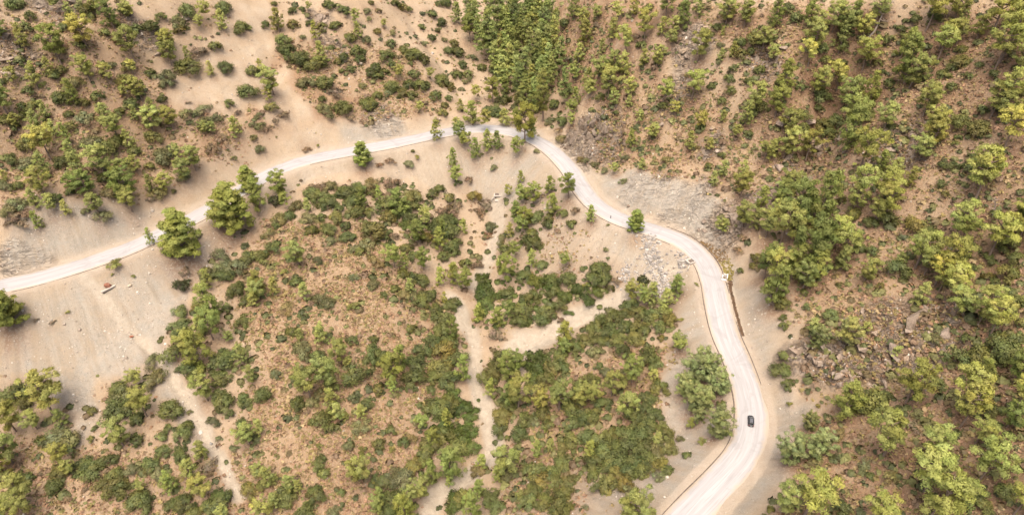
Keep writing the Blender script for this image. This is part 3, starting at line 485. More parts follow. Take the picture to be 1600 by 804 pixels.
# ------------------------------------------------------------------ every plant seen in the photo: kind: x y width (tile pixels, 3 per photo pixel)
# p light pine, P mid-green pine, m mature umbrella pine, c pointed young pine, C dense dark-green cone pine, t tall forest pine, f feathery light pine
# s dark shrub, o olive-grey shrub, d dry brown shrub, b lush low bramble, g small yellowish sapling
TILES = [
(0, 0, dict(p='120 170 70,275 15 60,335 35 50,410 135 110,460 10 60,635 210 100,615 40 60,805 180 75,805 250 70,970 55 60,945 110 45,1050 90 65,885 250 45,425 315 80,245 310 60,180 350 80,75 350 50,520 345 60,630 310 45,670 405 85,995 320 45,35 455 100,505 520 80,560 600 80,225 515 60,185 565 80,265 600 55,240 660 110,345 695 70,725 500 60,720 550 90,815 540 80,590 430 40,640 525 50,500 750 120,225 760 80,380 770 80,580 790 70,650 770 60,920 730 90,870 790 80,960 595 45,998 595 45,1110 590 65,830 700 50,615 650 60,80 565 50',
 P='15 125 60,290 210 110,535 55 90', c='355 440 70,325 635 60,345 110 45', s='75 10 80,145 70 60,120 120 65,305 120 55,405 35 70,430 75 40,235 210 50,375 205 60,490 150 55,645 130 60,710 125 70,755 70 60,590 40 60,885 40 90,1055 30 80,1135 125 75,1010 210 65,845 130 60,760 150 50,775 190 60,885 300 110,1060 305 80,1180 325 60,1165 415 90,1075 480 50,705 335 50,600 300 70,590 375 80,95 275 65,15 375 50,250 350 60,285 320 60,290 450 80,385 470 70,460 445 60,325 530 45,330 580 65,160 490 70,105 495 50,105 535 50,140 420 60,30 560 60,70 590 50,130 670 80,50 740 70,610 475 75,560 520 60,760 460 45,720 635 75,500 690 100,550 660 80,300 750 80,140 790 50,630 700 60,600 750 50,700 775 50',
 o='835 90 90,550 180 60,785 345 80,780 385 60,520 300 50,470 300 40,355 370 90,395 540 90,130 750 80,430 650 90,770 715 110,880 520 80,950 500 80,1020 545 60,960 560 80,1095 735 35,680 510 50,1185 580 40,1190 640 40', d='190 440 50,935 230 90,1040 635 90,1000 680 80,770 520 40,1115 520 40,880 475 30,330 660 50,800 740 60')),
(400, 0, dict(p='110 90 70,315 245 70,85 370 90,65 440 45,25 300 40,470 75 50,480 140 50,250 30 30,670 335 50,770 500 40,820 345 40,600 105 30,1030 430 50,1165 540 60,960 490 40,1115 300 45,1075 560 60,940 580 40', P='945 60 60,1005 130 80,1110 420 70,1015 520 80,1170 400 50,955 620 60,985 650 60,1030 690 65,1085 655 65,1130 650 60', c='280 150 45,845 610 60,925 745 55', C='510 730 85',
 t='1030 90 60,1110 190 60,1190 300 60,1080 150 60,1190 90 60,1170 240 60,1120 260 60,1150 330 60,1000 30 60,1120 20 70,1160 110 60,1100 130 90,1140 60 70,1185 160 60,1050 190 60,1150 220 60,1180 20 60,1020 50 60', s='180 45 50,215 40 30,75 80 30,45 110 45,85 15 30,175 110 55,260 105 45,310 120 60,345 15 60,410 40 60,375 110 60,130 180 70,145 220 80,210 265 90,270 290 90,155 260 60,320 380 80,350 215 40,440 170 60,410 260 50,385 285 40,445 320 45,405 330 30,505 240 30,490 270 60,470 230 60,540 330 60,560 310 60,570 355 60,600 330 50,610 250 75,635 300 40,570 145 40,635 200 50,730 240 90,690 225 50,790 275 60,725 295 30,740 340 60,775 120 35,825 170 45,850 140 30,820 60 60,870 100 50,720 40 35,690 30 50,650 10 50,945 345 50,995 345 55,870 365 80,910 400 60,845 440 65,875 525 45,885 490 40,905 455 40,770 390 70,800 390 50,720 385 60,730 440 60,690 430 60,640 400 70,530 470 90,570 440 50,410 495 90,310 460 40,930 200 50,950 240 60,900 230 50,970 300 50,1060 310 50,75 490 65,10 340 40,890 10 50,860 15 40,540 10 30,735 705 20,1140 330 90,1160 460 70,1170 300 80,1110 510 90',
 o='235 375 80,520 180 50,785 200 35,575 45 30,520 45 40,965 415 30,620 430 40,500 395 40,310 490 60,330 520 70,20 585 60,20 690 50,15 535 40,1010 260 40,880 180 40,715 760 50,1115 780 35,990 380 30,640 145 40,530 85 30,220 170 30', d='440 540 60,370 420 80,130 525 65,90 560 45,65 590 40,240 690 45,580 765 40,630 745 50,790 480 40,850 560 40', g='290 680 20,755 735 30')),
(800, 0, dict(t='75 150 60,120 210 60,20 330 60,150 260 60,110 30 60,90 380 60,170 20 60,10 30 60,165 290 60,100 300 60,70 80 60,30 180 60,130 400 60,60 440 60,200 290 50,10 100 70,120 60 60,90 20 70,200 120 50,150 100 90,45 110 50,135 170 60,95 260 90,60 330 80,40 370 70,140 350 75,145 450 75,225 250 60,180 340 50,240 400 60,20 290 60,20 210 40,160 220 60,130 20 70,20 60 70,190 170 60,100 430 60',
 p='275 560 40,310 240 70,290 30 70,340 150 80,400 60 50,330 85 60,490 55 60,470 130 70,570 25 60,620 120 90,700 115 60,755 110 60,745 180 50,870 20 60,1000 40 90,1085 60 70,720 15 80,470 285 70,530 295 70,420 215 50,415 310 80,355 360 60,360 410 60,440 345 70,450 390 90,475 470 50,615 260 60,675 260 70,550 410 60,545 470 40,870 210 90,880 560 60,655 610 60,760 500 50,595 545 40,830 650 60,925 670 40,605 760 40,475 785 40,1030 230 50,1045 620 50,1095 520 70,1130 450 80,1170 180 70,985 535 40,985 780 60,1075 790 50,1180 700 60,975 250 40',
 m='705 430 85,840 390 100,530 195 90', P='60 580 110,20 540 60,90 600 60,290 340 60,295 450 60,275 500 50,800 60 80,20 690 60', c='555 650 50,985 150 25', s='810 20 60,960 125 45,1140 170 90,1070 190 60,1075 250 60,1120 235 40,1040 315 50,1020 360 60,1120 375 55,1160 320 55,1170 415 40,1030 420 50,935 400 40,985 470 50,1170 490 70,1130 520 50,885 590 50,740 365 25,250 100 60,640 30 60,610 205 60,520 320 50,415 450 50,710 490 45,230 560 60,985 720 40,920 770 40,1110 620 40,490 520 30,60 30 70,80 200 70,110 490 80,40 450 70,200 480 60,210 60 50,190 300 50,270 420 50',
 o='980 205 40,970 280 40,830 345 40,535 730 40,320 740 40,350 745 40,390 760 60,435 790 40,230 640 60,180 560 60,115 705 30,730 740 50,870 690 25,1140 690 30', d='360 200 60,260 270 50,400 110 50,570 160 40,220 600 50')),
(1200, 0, dict(p='225 100 60,300 70 80,360 110 80,500 40 80,440 120 70,220 170 80,20 250 50,5 170 40,225 385 80,330 180 70,360 440 90,660 330 90,880 155 60,975 130 60,540 540 80,725 460 90,755 580 90,765 625 80,700 690 80,1085 490 80,70 660 90,80 580 80,175 680 80,10 690 60,575 770 70,985 795 90,1040 460 100,1170 260 80,870 20 80,900 60 60',
 m='185 240 80,440 240 100,320 350 90,375 520 110,800 150 90,785 210 100,740 30 120,1050 40 130,1150 25 100,1090 150 150,1060 220 120,1095 415 110,1100 610 120,420 700 130', P='25 60 70,190 40 80,400 50 70,65 350 80,30 480 80,360 600 120,640 260 130,520 740 70', c='620 205 80,475 420 80',
 s='90 40 70,130 80 60,250 220 60,270 270 60,510 290 50,560 180 60,640 165 60,620 130 50,725 270 45,690 80 60,780 70 60,900 280 90,905 220 60,860 310 60,820 345 70,860 400 60,945 350 60,990 300 45,1060 340 50,1090 380 60,1150 370 60,1180 435 50,1165 340 40,815 520 60,795 545 40,900 560 90,980 590 110,1010 510 60,880 670 40,890 640 40,1045 690 30,960 730 60,870 770 70,930 780 60,820 770 40,1160 510 50,1180 575 40,250 580 90,160 590 60,150 530 80,230 500 50,430 620 60,480 530 80,570 380 60,575 590 50,500 680 40,540 330 30,700 780 50,350 290 40,50 385 40,150 400 50,240 440 90,320 560 80,290 620 80', o='825 635 40,560 620 40,690 600 40')),  # one dark shrub on the upper hillside stands in for shadow behind pines
(0, 268, dict(p='215 45 90,30 10 40,170 115 65,255 150 65,320 165 50,470 150 75,620 120 90,715 50 60,775 45 70,980 495 70,950 720 70,895 790 90,1190 530 60,1195 590 60,1080 770 45', P='345 50 60,430 50 100,570 20 80,610 75 110,1005 600 130,1000 715 110', c='190 230 55,715 310 45', C='865 315 165,1095 170 180,1175 45 90,60 645 150', g='545 430 80,625 488 25,320 655 25,525 480 20',
 s='155 45 50,90 60 50,265 120 60,815 88 25,490 20 60,1170 390 80,1110 545 90,1150 600 60,840 650 80,850 710 90,840 760 70,930 630 60,1140 700 70,1050 470 90,1065 640 50,330 90 40', o='1035 385 95,30 60 60,80 135 100,50 170 80,735 90 80,520 80 90,400 180 40,860 15 60,1100 430 100,1040 440 90,970 460 80,560 90 60,480 195 75', d='100 180 100,100 230 80,250 700 30,170 690 30,45 230 50,720 110 60,870 455 60', k='850 525 70')),
(400, 268, dict(p='200 375 90,20 500 80,20 545 70,90 525 60,230 550 65,800 210 65,725 530 50,1180 90 40,315 755 75,210 755 50,1190 270 50,245 150 50', P='20 100 100,110 60 90,140 140 50,675 125 100,770 275 85,860 300 75,925 470 70,985 500 80,650 390 80,700 410 60,785 410 70,1170 450 90,1140 670 80,1190 640 60,935 10 60,500 115 65,690 165 60', c='875 255 50,975 255 45,865 490 60,885 595 35,1045 665 60,925 750 75,580 105 40', g='130 467 40,460 630 60,100 430 30',
 s='265 90 80,295 110 80,340 140 90,390 170 50,420 90 90,455 130 80,470 185 80,480 70 80,545 90 60,600 150 100,540 185 60,625 200 80,700 190 80,740 220 80,740 110 80,730 160 80,830 100 60,860 75 50,900 115 60,870 220 70,910 220 80,905 270 90,840 260 80,915 350 80,880 390 60,940 320 50,800 300 60,550 265 120,600 290 60,340 260 80,260 265 65,420 248 55,375 205 70,310 210 50,155 200 60,95 250 40,90 350 90,20 390 90,430 295 70,490 370 50,615 340 45,705 350 60,740 385 60,690 470 60,735 490 60,770 500 80,780 590 90,820 570 60,870 680 110,840 640 70,920 610 80,870 740 80,830 790 80,910 790 80,650 545 50,600 575 40,720 730 50,550 780 45,450 785 60,190 510 60,205 675 25,240 675 20,170 740 60,985 425 65,1025 110 70,945 45 40,1170 360 60,1180 560 90',
 o='350 60 60,540 45 80,250 210 80,190 150 70,110 210 80,60 285 60,350 318 55,520 330 80,460 360 50,740 570 60,690 570 60,550 520 60,290 410 50,310 590 80,340 610 70,145 630 80,460 490 50,560 410 80,1100 250 60,1150 310 60', d='310 60 60,635 40 80,880 170 70,920 180 80,940 140 60,640 290 60,1080 140 90,1050 185 60,1000 30 50,1090 290 60,1130 760 80,1040 430 60', b='700 240 70,1070 560 100,1060 500 90,1080 610 80,1120 580 70,1060 650 70', k='90 130 65')),
(800, 268, dict(p='560 550 80,650 560 80,720 590 80,980 245 60,1080 190 80,1070 50 80,1190 230 90,1140 210 60,770 780 60,940 30 50', P='40 20 40,175 55 60,265 65 75,100 105 70,45 100 60,190 140 75,20 170 70,60 210 70,10 370 60,610 580 60,765 520 80,1160 120 70,1180 430 90,1195 530 60,40 250 60,245 410 55', c='365 195 55,90 405 55,240 760 95', C='575 240 75', g='350 525 40,450 250 20,865 525 25,790 690 35',
 s='240 190 55,280 240 55,170 240 60,175 210 50,120 205 70,95 280 60,105 330 80,75 320 60,140 430 60,60 480 80,200 560 70,260 490 80,410 450 90,380 490 80,430 490 70,230 620 70,170 640 90,140 690 80,50 640 90,40 690 80,100 580 80,60 590 70,560 620 80,600 650 80,640 670 90,700 660 90,740 690 80,690 720 70,520 660 80,470 680 90,420 700 90,380 730 80,460 740 90,530 720 80,590 720 80,350 780 80,420 780 80,500 780 80,580 780 80,620 740 60,700 775 40,450 405 20,1150 400 60,1130 440 40,1070 460 40', o='440 360 30,520 40 40,460 650 60', d='490 500 60,300 175 50,215 270 40,230 690 40,1060 360 60,1080 300 50', b='190 500 100,410 550 90,350 590 80,320 540 80,260 570 90,270 660 40,120 500 90', k='615 505 60,460 540 40')),
(1200, 268, dict(p='60 90 80,60 230 120,100 60 90,30 180 60,400 110 80,500 180 70,340 400 70,160 490 80,10 370 60,450 455 75,610 405 45,730 420 80,690 565 80,900 270 70,1080 300 70,650 15 60,990 650 90,200 725 60,450 730 40', m='410 60 110,550 60 110,540 130 110,290 270 110,340 340 110,30 440 110,690 350 130,820 395 130,780 450 110,870 520 140,870 600 120,800 500 80,860 235 120,960 25 150,1030 290 150,1160 230 130,1020 610 130,1040 690 130', P='120 150 130,230 100 150,170 330 160,110 400 120,200 430 120,20 520 130,1180 160 80', f='370 760 100,230 780 80',
 s='170 560 40,70 610 85,70 720 45,295 665 75,335 530 35,525 530 40,600 450 110,690 240 100,750 280 80,560 210 100,480 230 70,390 190 80,430 350 60,490 365 60,810 50 50,1070 200 70,950 335 45,1100 355 60,1150 330 60,910 400 70,1040 400 70,1130 470 110,1170 400 80,1060 520 60,1030 490 60,950 450 50,1140 560 50,1170 610 90,1130 660 80,1190 700 60,1090 780 100,1160 770 80,960 570 60,930 775 60,320 60 60,345 130 40,830 100 40,180 625 30,70 680 40,200 270 90,150 250 80', o='800 740 60,790 780 60,520 560 40', d='985 140 50,730 700 50,545 625 40,640 280 60')),
(0, 536, dict(p='75 345 120,175 355 85,250 240 170,295 340 75,690 280 110,645 160 70,580 420 110,60 490 130,20 560 80,310 530 90,330 580 60,125 680 120,130 760 110,20 620 60,975 210 100,950 490 80,890 580 80,960 670 100,1170 420 90,1055 790 60,1145 45 80,1180 140 70,675 665 50,40 780 90', P='950 20 130,810 645 90', g='425 445 45,760 590 35',
 s='85 220 110,110 270 80,200 455 60,340 480 90,620 260 120,560 300 120,645 350 70,810 300 110,795 390 50,755 435 60,865 415 90,880 380 60,645 445 70,435 315 45,445 395 30,510 540 80,430 600 110,410 560 90,710 555 80,770 500 70,520 660 120,570 680 90,540 610 80,660 740 110,650 700 60,850 510 80,700 590 50,1030 730 120,980 760 80,870 740 100,820 740 80,920 790 80,1170 680 80,830 30 120,900 110 100,930 130 80,1050 60 120,1040 150 100,1060 270 110,1030 240 80,1150 260 80,1140 380 80,255 670 80,280 590 80,85 620 50,140 625 60,560 210 90', o='270 420 110,330 430 110,580 220 130,735 150 100,715 80 75,625 580 70,750 600 80,1000 360 60,1030 440 40,1105 490 40,840 120 40,890 320 30,1110 555 25', d='30 290 50,530 320 80,970 570 110,1180 570 40,315 725 50,400 680 40,190 610 40')),
(400, 536, dict(p='385 30 90,340 130 120,255 185 110,360 250 75,390 310 80,425 335 40,435 90 40,495 310 65,480 585 110,20 390 60,170 650 80,205 665 50,70 620 80,20 595 60,95 730 70,50 780 90,770 680 90,730 710 80,1180 540 120,580 760 70', P='775 370 60,830 440 80,915 545 140,1180 100 110,1190 230 90,580 695 50,640 130 110', c='680 75 75,645 190 60,970 130 80,895 350 60,830 610 85,705 775 100,905 650 35,1060 555 60,1045 680 70,1020 760 100,1100 220 60,1130 610 60', g='555 655 40,300 480 40,500 500 50,640 490 40',
 s='290 50 70,250 120 60,460 140 120,350 190 90,30 240 80,195 280 75,315 350 120,520 280 70,575 210 60,715 205 40,765 285 40,630 400 60,580 465 65,695 460 60,550 40 100,600 60 80,745 90 100,770 30 80,800 40 60,740 160 110,880 20 120,920 60 120,860 110 110,900 160 110,850 150 90,820 215 50,850 290 120,900 270 100,940 480 100,870 420 100,820 460 100,800 500 90,740 570 90,780 540 70,300 555 75,320 600 60,400 695 45,285 700 90,560 630 50,640 720 100,670 760 90,620 770 90,230 790 110,30 660 60,150 720 100,130 690 80,1090 150 100,1150 60 80,1120 120 90,1160 330 100,1140 380 90,1190 300 80,1170 270 70,1180 440 30,980 720 100,1100 720 90,1130 760 90,600 640 80', o='220 20 100,265 270 60,180 165 45,95 140 50,300 230 60,460 245 60,490 380 90,650 235 40,720 440 60,750 350 60,640 620 110,690 620 100,365 780 60,1050 590 80,1190 600 90,430 480 50', b='920 220 80,960 300 100,1010 330 80,990 400 100,1000 480 90,950 430 110,940 750 120,870 350 90,900 400 90')),
(800, 536, dict(p='145 255 80,220 250 110,320 240 90,390 230 80,465 195 90,530 285 100,660 140 45,180 470 50,675 440 55,15 530 50,555 770 150,210 755 35,510 180 50,30 230 130', P='20 90 80,560 120 105,780 10 60,250 10 60,835 365 45', c='115 500 65,360 500 65', f='860 110 140,930 100 70,840 270 100,950 200 100,800 200 80,960 390 110,900 270 80,870 340 60', g='40 710 60,430 190 40,290 260 60,160 410 30,890 455 50',
 s='160 170 90,190 110 90,240 110 90,230 50 80,300 10 90,410 100 40,370 170 90,320 200 80,520 30 80,640 55 110,670 90 80,690 195 90,640 250 80,150 320 80,280 300 90,430 280 80,380 330 90,300 370 90,340 340 80,570 340 90,620 310 90,670 330 80,640 380 80,720 410 90,290 450 100,350 430 90,420 440 100,480 430 100,540 420 100,600 430 100,440 500 100,500 490 100,560 480 110,620 480 100,740 490 90,400 550 90,460 560 100,520 550 110,590 560 110,640 540 100,700 570 90,730 590 60,500 610 90,550 600 100,610 600 80,450 660 100,420 670 90,530 650 90,240 550 100,200 600 90,130 590 80,80 590 80,130 640 110,210 640 90,270 640 80,100 690 90,250 700 90,230 770 110,150 740 100,80 740 90,380 600 80,820 520 45,60 350 80,40 420 90,980 285 50,170 380 60,240 490 70', o='400 30 90,440 130 60,680 500 100,565 690 80,695 620 70,345 770 40,110 350 70,790 445 40', b='130 80 130,110 140 110,90 110 80')),
(1200, 536, dict(m='645 190 190,540 430 230,900 190 190,900 310 180,970 410 140,760 470 180,730 600 240,740 740 240,980 570 200,870 680 150,170 710 250,480 770 190,1150 740 160,1150 230 170', P='350 250 150,990 110 100,1150 110 130,1120 330 110', p='590 30 60,70 740 120', f='100 500 125,225 480 110,185 370 70', g='100 285 35',
 s='75 110 110,75 50 60,95 180 60,90 210 40,480 260 150,450 290 80,560 245 70,790 185 80,910 70 130,1000 60 150,1110 20 150,480 620 50,1060 315 90,1075 385 50,1080 450 70,1130 425 50,1100 490 60,1190 440 40,1195 560 40,340 770 90,10 780 40,950 700 150,1010 760 100,1120 690 100,235 290 25,900 650 80', o='335 420 70,335 535 65,215 560 80,580 620 90,700 325 60,1060 520 50,455 560 60,780 400 50', d='690 380 90,780 560 50,560 570 40')),
]
# ------------------------------------------------------------------ planting
# name, plural group, words for the kind, colour, style
KIND = {
 'p': ('pine_tree', 'young pines on the slopes', 'yellow-green pine', (.335, .34, .105), 'round'), 'P': ('pine_tree', 'mid-green pines', 'mid-green pine', (.245, .27, .075), 'round'),
 'm': ('pine_tree', 'mature pines on the right hillside', 'broad yellow-green pine', (.36, .37, .105), 'umbrella'), 'c': ('pine_tree', 'pointed young pines', 'pointed bright pine', (.275, .30, .08), 'cone'),
 'C': ('pine_tree', 'dense pines beside the road', 'dense cone-shaped green pine', (.30, .325, .085), 'dense'), 't': ('pine_tree', 'tall pines of the ravine forest', 'tall slim pine', (.28, .31, .10), 'tall'),
 'f': ('pine_tree', 'feathery pines', 'feathery light green pine', (.27, .29, .11), 'feather'),
 's': ('evergreen_shrub', 'dark evergreen shrubs', 'dark green shrub', (.128, .138, .046), 's'), 'k': ('evergreen_shrub', 'dark evergreen shrubs', 'near-black green shrub', (.062, .068, .028), 's'),
 'o': ('olive_shrub', 'olive shrubs', 'olive grey-green shrub', (.17, .165, .075), 'o'), 'd': ('dry_shrub', 'dry brown shrubs', 'dry brown shrub', (.22, .16, .10), 'd'),
 'b': ('bramble', 'lush brambles', 'lush green bramble', (.10, .125, .034), 'b'), 'g': ('pine_sapling', 'saplings and small bushes', 'yellowish sapling', (.24, .235, .07), 'g')}
PLACES = [(60, 30, 'in the top left corner'), (190, 30, 'at the top left among pale rocks'), (290, 25, 'at the top, left of the tan slide'), (60, 120, 'high on the left hillside'), (160, 120, 'in the upper left grove'),
 (260, 100, 'beside the bare tan slide'), (370, 130, 'on the bare tan slide'), (60, 200, 'on the left hillside near the left edge'), (170, 190, 'in the middle of the left grove'), (270, 190, 'at the right of the left grove'),
 (340, 210, 'above the pale cut bank'), (60, 290, 'above the left rock bank'), (160, 270, 'at the foot of the left grove'), (250, 270, 'just above the left road bank'), (20, 480, 'at the left edge below the road'),
 (450, 40, 'at the top beside the rocky rib'), (460, 100, 'below the rocky rib'), (520, 150, 'above the grey road cut'), (560, 40, 'on the top of the steep middle slope'), (600, 100, 'on the steep slope left of the ravine'),
 (660, 130, 'low on the slope left of the ravine'), (690, 40, 'at the left brink of the ravine'), (760, 40, 'in the top of the ravine forest'), (780, 110, 'in the dark ravine forest'), (840, 60, 'on the right of the ravine forest'),
 (840, 140, 'at the lower end of the ravine forest'), (770, 190, 'behind the far road bend'), (885, 220, 'at the foot of the rock bluff'), (920, 40, 'on the slope right of the ravine'), (930, 120, 'above the rock bluff'),
 (1010, 60, 'on the top centre ridge'), (1020, 150, 'on the tan ridge right of the bluff'), (1000, 220, 'right of the rock bluff'), (1100, 40, 'at the top beside the bare ridge'), (1130, 130, 'on the brown slope right of the ridge'),
 (1110, 220, 'above the grey road cutting'), (1170, 270, 'above the bend on the right slope'), (1240, 40, 'at the top of the right hillside'), (1250, 130, 'on the upper right hillside'), (1320, 130, 'among tall pines at upper right'),
 (1350, 40, 'near the top right'), (1420, 90, 'under the top right ridge'), (1470, 30, 'at the top right'), (1560, 40, 'in the top right corner'), (1480, 120, 'on the red soil at upper right'), (1560, 140, 'on the upper right edge'),
 (1320, 220, 'in the right gully'), (1440, 210, 'beside the upper right ledge'), (1540, 220, 'on the slope at far right'), (1260, 300, 'in the green gully on the right'), (1350, 310, 'right of the green gully'), (1220, 420, 'at the foot of the green gully'),
 (1310, 390, 'on the slope below the green gully'), (1440, 340, 'on the middle right slope'), (1560, 310, 'near the right edge'), (1470, 430, 'above the jagged crag'), (1560, 430, 'on the right edge slope'), (1290, 500, 'left of the jagged crag'),
 (1400, 560, 'beside the jagged crag'), (1560, 530, 'in the dark thicket at the right edge'), (1225, 570, 'beside the road under the crag'), (1330, 620, 'below the jagged crag'), (1430, 600, 'under the crag at lower right'),
 (1540, 620, 'at the lower right edge'), (1250, 700, 'beside the lower road'), (1380, 690, 'on the lower right slope'), (1450, 760, 'at the bottom right'), (1560, 750, 'in the bottom right corner'), (1260, 780, 'at the bottom right of the road'),
 (270, 370, 'beside the left road'), (360, 320, 'beside the curving left road'), (420, 300, 'below the road shoulder'), (340, 420, 'below the two big roadside pines'), (310, 490, 'right of the scree slope'), (370, 460, 'on the left of the tan spur'),
 (290, 540, 'beside the stony left gully'), (400, 560, 'on the lower left of the spur'), (500, 310, 'on the upper thicket below the road'), (590, 300, 'in the thicket on the spur top'), (680, 340, 'in the thicket above the stream'), (560, 370, 'at the crest of the tan spur'),
 (470, 400, 'on the bare crown of the spur'), (560, 470, 'on the heath of the spur'), (640, 420, 'on the stream side of the spur'), (690, 480, 'beside the stream path'), (670, 550, 'on the bank left of the stream bed'), (600, 580, 'on the lower heath'),
 (510, 590, 'in the pine cluster on the spur'), (440, 630, 'on the heath below the spur'), (560, 690, 'on the heath near the bottom'), (690, 640, 'in the green bank by the stream bed'), (700, 720, 'beside the lower stream bed'), (620, 760, 'at the bottom of the spur'),
 (430, 750, 'at the bottom beside the gully'), (500, 750, 'on the bottom heath'), (720, 220, 'just below the far road bend'), (790, 225, 'beside the stony chute'), (650, 240, 'below the far straight of road'), (740, 300, 'left of the culvert'), (810, 300, 'right of the culvert'),
 (860, 290, 'below the right road curve'), (820, 350, 'in the pines right of the stream'), (760, 400, 'on the upper stream bank'), (760, 460, 'in the green strip by the stream'), (810, 430, 'in the thicket right of the stream'), (880, 390, 'on the small tan spur'),
 (900, 440, 'in the dark green hollow'), (840, 500, 'above the side wash'), (790, 500, 'at the stream junction'), (990, 340, 'beside the road above the rubble'), (960, 470, 'beside the grey side wash'), (1010, 450, 'below the grey rubble'),
 (900, 520, 'beside the lower side wash'), (990, 510, 'in the thicket below the rubble'), (1060, 480, 'near the road shoulder'), (850, 570, 'in the thicket by the wash mouth'), (780, 580, 'right of the stream bed'), (930, 570, 'on the right spur'), (1010, 570, 'on the top of the right spur'),
 (1090, 580, 'beside the road opposite the car'), (1110, 650, 'on the road bank near the car'), (870, 620, 'in the row of pines on the right spur'), (980, 640, 'on the right spur below its pines'), (820, 660, 'right of the lower stream'), (940, 690, 'in the middle of the big thicket'),
 (1020, 690, 'at the right end of the big thicket'), (870, 740, 'at the bottom of the big thicket'), (960, 740, 'on the lower edge of the big thicket'), (790, 750, 'at the bottom beside the stream'), (990, 790, 'at the bottom by the road'),
 (60, 640, 'below the left scree'), (30, 720, 'at the left bottom edge'), (100, 700, 'in the lower left grove'), (60, 780, 'in the bottom left corner'), (210, 610, 'in the clump on the scree'), (200, 680, 'below the clump on the scree'), (260, 640, 'left of the orange gully'),
 (340, 620, 'right of the orange gully'), (170, 750, 'at the bottom left'), (250, 740, 'at the bottom between scree and gully'), (310, 700, 'beside the orange gully'), (380, 690, 'right of the lower gully'), (330, 780, 'at the bottom by the gully')]
PLX = np.array([(a, b) for a, b, _ in PLACES], float)
ORD = 'first second third fourth fifth sixth seventh eighth ninth tenth eleventh twelfth thirteenth fourteenth'.split()
plants = []
for tx, ty, dd in TILES:
    for k, s in dd.items():
        for e in s.split(','):
            a, b, c = map(float, e.split()); plants.append([k, tx + a / 3, ty + b / 3, c / 3])
rng = np.random.default_rng(7)
pk = [p[0] for p in plants]; px = np.array([p[1] for p in plants]); py = np.array([p[2] for p in plants]); pw = np.array([p[3] for p in plants]) * np.array([1.18 if p[0] in 'sokbd' else (.88 if p[0] == 'm' and p[2] > 530 else (1.12 if p[0] == 't' else (1.2 if p[1] > 1150 and p[2] < 440 and p[0] in 'pmP' else 1.04))) for p in plants])
ASP = {'p': 1.45, 'P': 1.5, 'm': 1.38, 'c': 1.85, 'C': 1.32, 't': 2.7, 'f': 1.35}
X, Y = hit(px, py); Z = hgrid(X, Y)
for it in range(3):                                              # stand each plant so that its middle is where the photo shows it
    dep = CP * Y + SP * (CAM_H - Z); sc = FPX / dep; Wm = pw / sc
    hc = np.array([{'p': .62, 'P': .60, 'm': .62, 'c': .48, 'C': .45, 't': .6, 'f': .48}.get(k, .35) * ASP.get(k, .8 if k != 'b' else .4) for k in pk]) * Wm
    r_ = np.hypot(Y, CAM_H - Z); cosd = Y / r_
    X, Y = hit(px, np.minimum(py + hc * cosd * sc, 860)); Z = hgrid(X, Y)
Z = terrain(X, Y); Wm = pw / (FPX / (CP * Y + SP * (CAM_H - Z)))
order = np.argsort(-pw)
# labels -----------------------------------------------------------
place = [PLACES[int(np.argmin(((PLX - (a, b)) ** 2).sum(1)))][2] for a, b in zip(px, py)]
lab = []
for i, k in enumerate(pk):
    same = [pw[j] for j in range(len(pk)) if KIND[pk[j]][0] == KIND[k][0]]
    q = np.mean(np.array(same) < pw[i]); size = 'small' if q < .3 else ('medium-sized' if q < .75 else 'large')
    lab.append(f"{size} {KIND[k][2]} {place[i]}")
groups = {}
for i, l in enumerate(lab): groups.setdefault(l, []).append(i)
for l, ii in groups.items():
    if len(ii) < 2: continue
    horiz = np.ptp(px[ii]) >= np.ptp(py[ii]); key = px if horiz else py; ii.sort(key=lambda i: key[i])
    for r, i in enumerate(ii):
        o = ORD[r] if r < len(ORD) else str(r + 1) + 'th'
        if len(ii) > 2 and r == len(ii) - 1: o = 'last'
        lab[i] = f"{l}, {o} from the {'left' if horiz else 'top'}"
        if len(lab[i].split()) > 16: lab[i] = lab[i].replace(' from the ', ' from ')
        if len(lab[i].split()) > 16: lab[i] = lab[i].replace(', ', ' ').replace(' on the ', ' on ').replace(' in the ', ' in ')
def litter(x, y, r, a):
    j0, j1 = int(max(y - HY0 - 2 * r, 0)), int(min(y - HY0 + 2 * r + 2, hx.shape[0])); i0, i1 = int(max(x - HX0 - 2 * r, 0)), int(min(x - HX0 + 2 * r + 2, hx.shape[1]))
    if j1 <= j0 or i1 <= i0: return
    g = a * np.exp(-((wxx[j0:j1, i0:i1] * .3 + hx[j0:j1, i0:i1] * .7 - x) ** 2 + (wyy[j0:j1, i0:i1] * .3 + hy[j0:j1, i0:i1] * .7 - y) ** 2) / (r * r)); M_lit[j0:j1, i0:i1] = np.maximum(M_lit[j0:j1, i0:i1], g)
count = {}; overflow = []
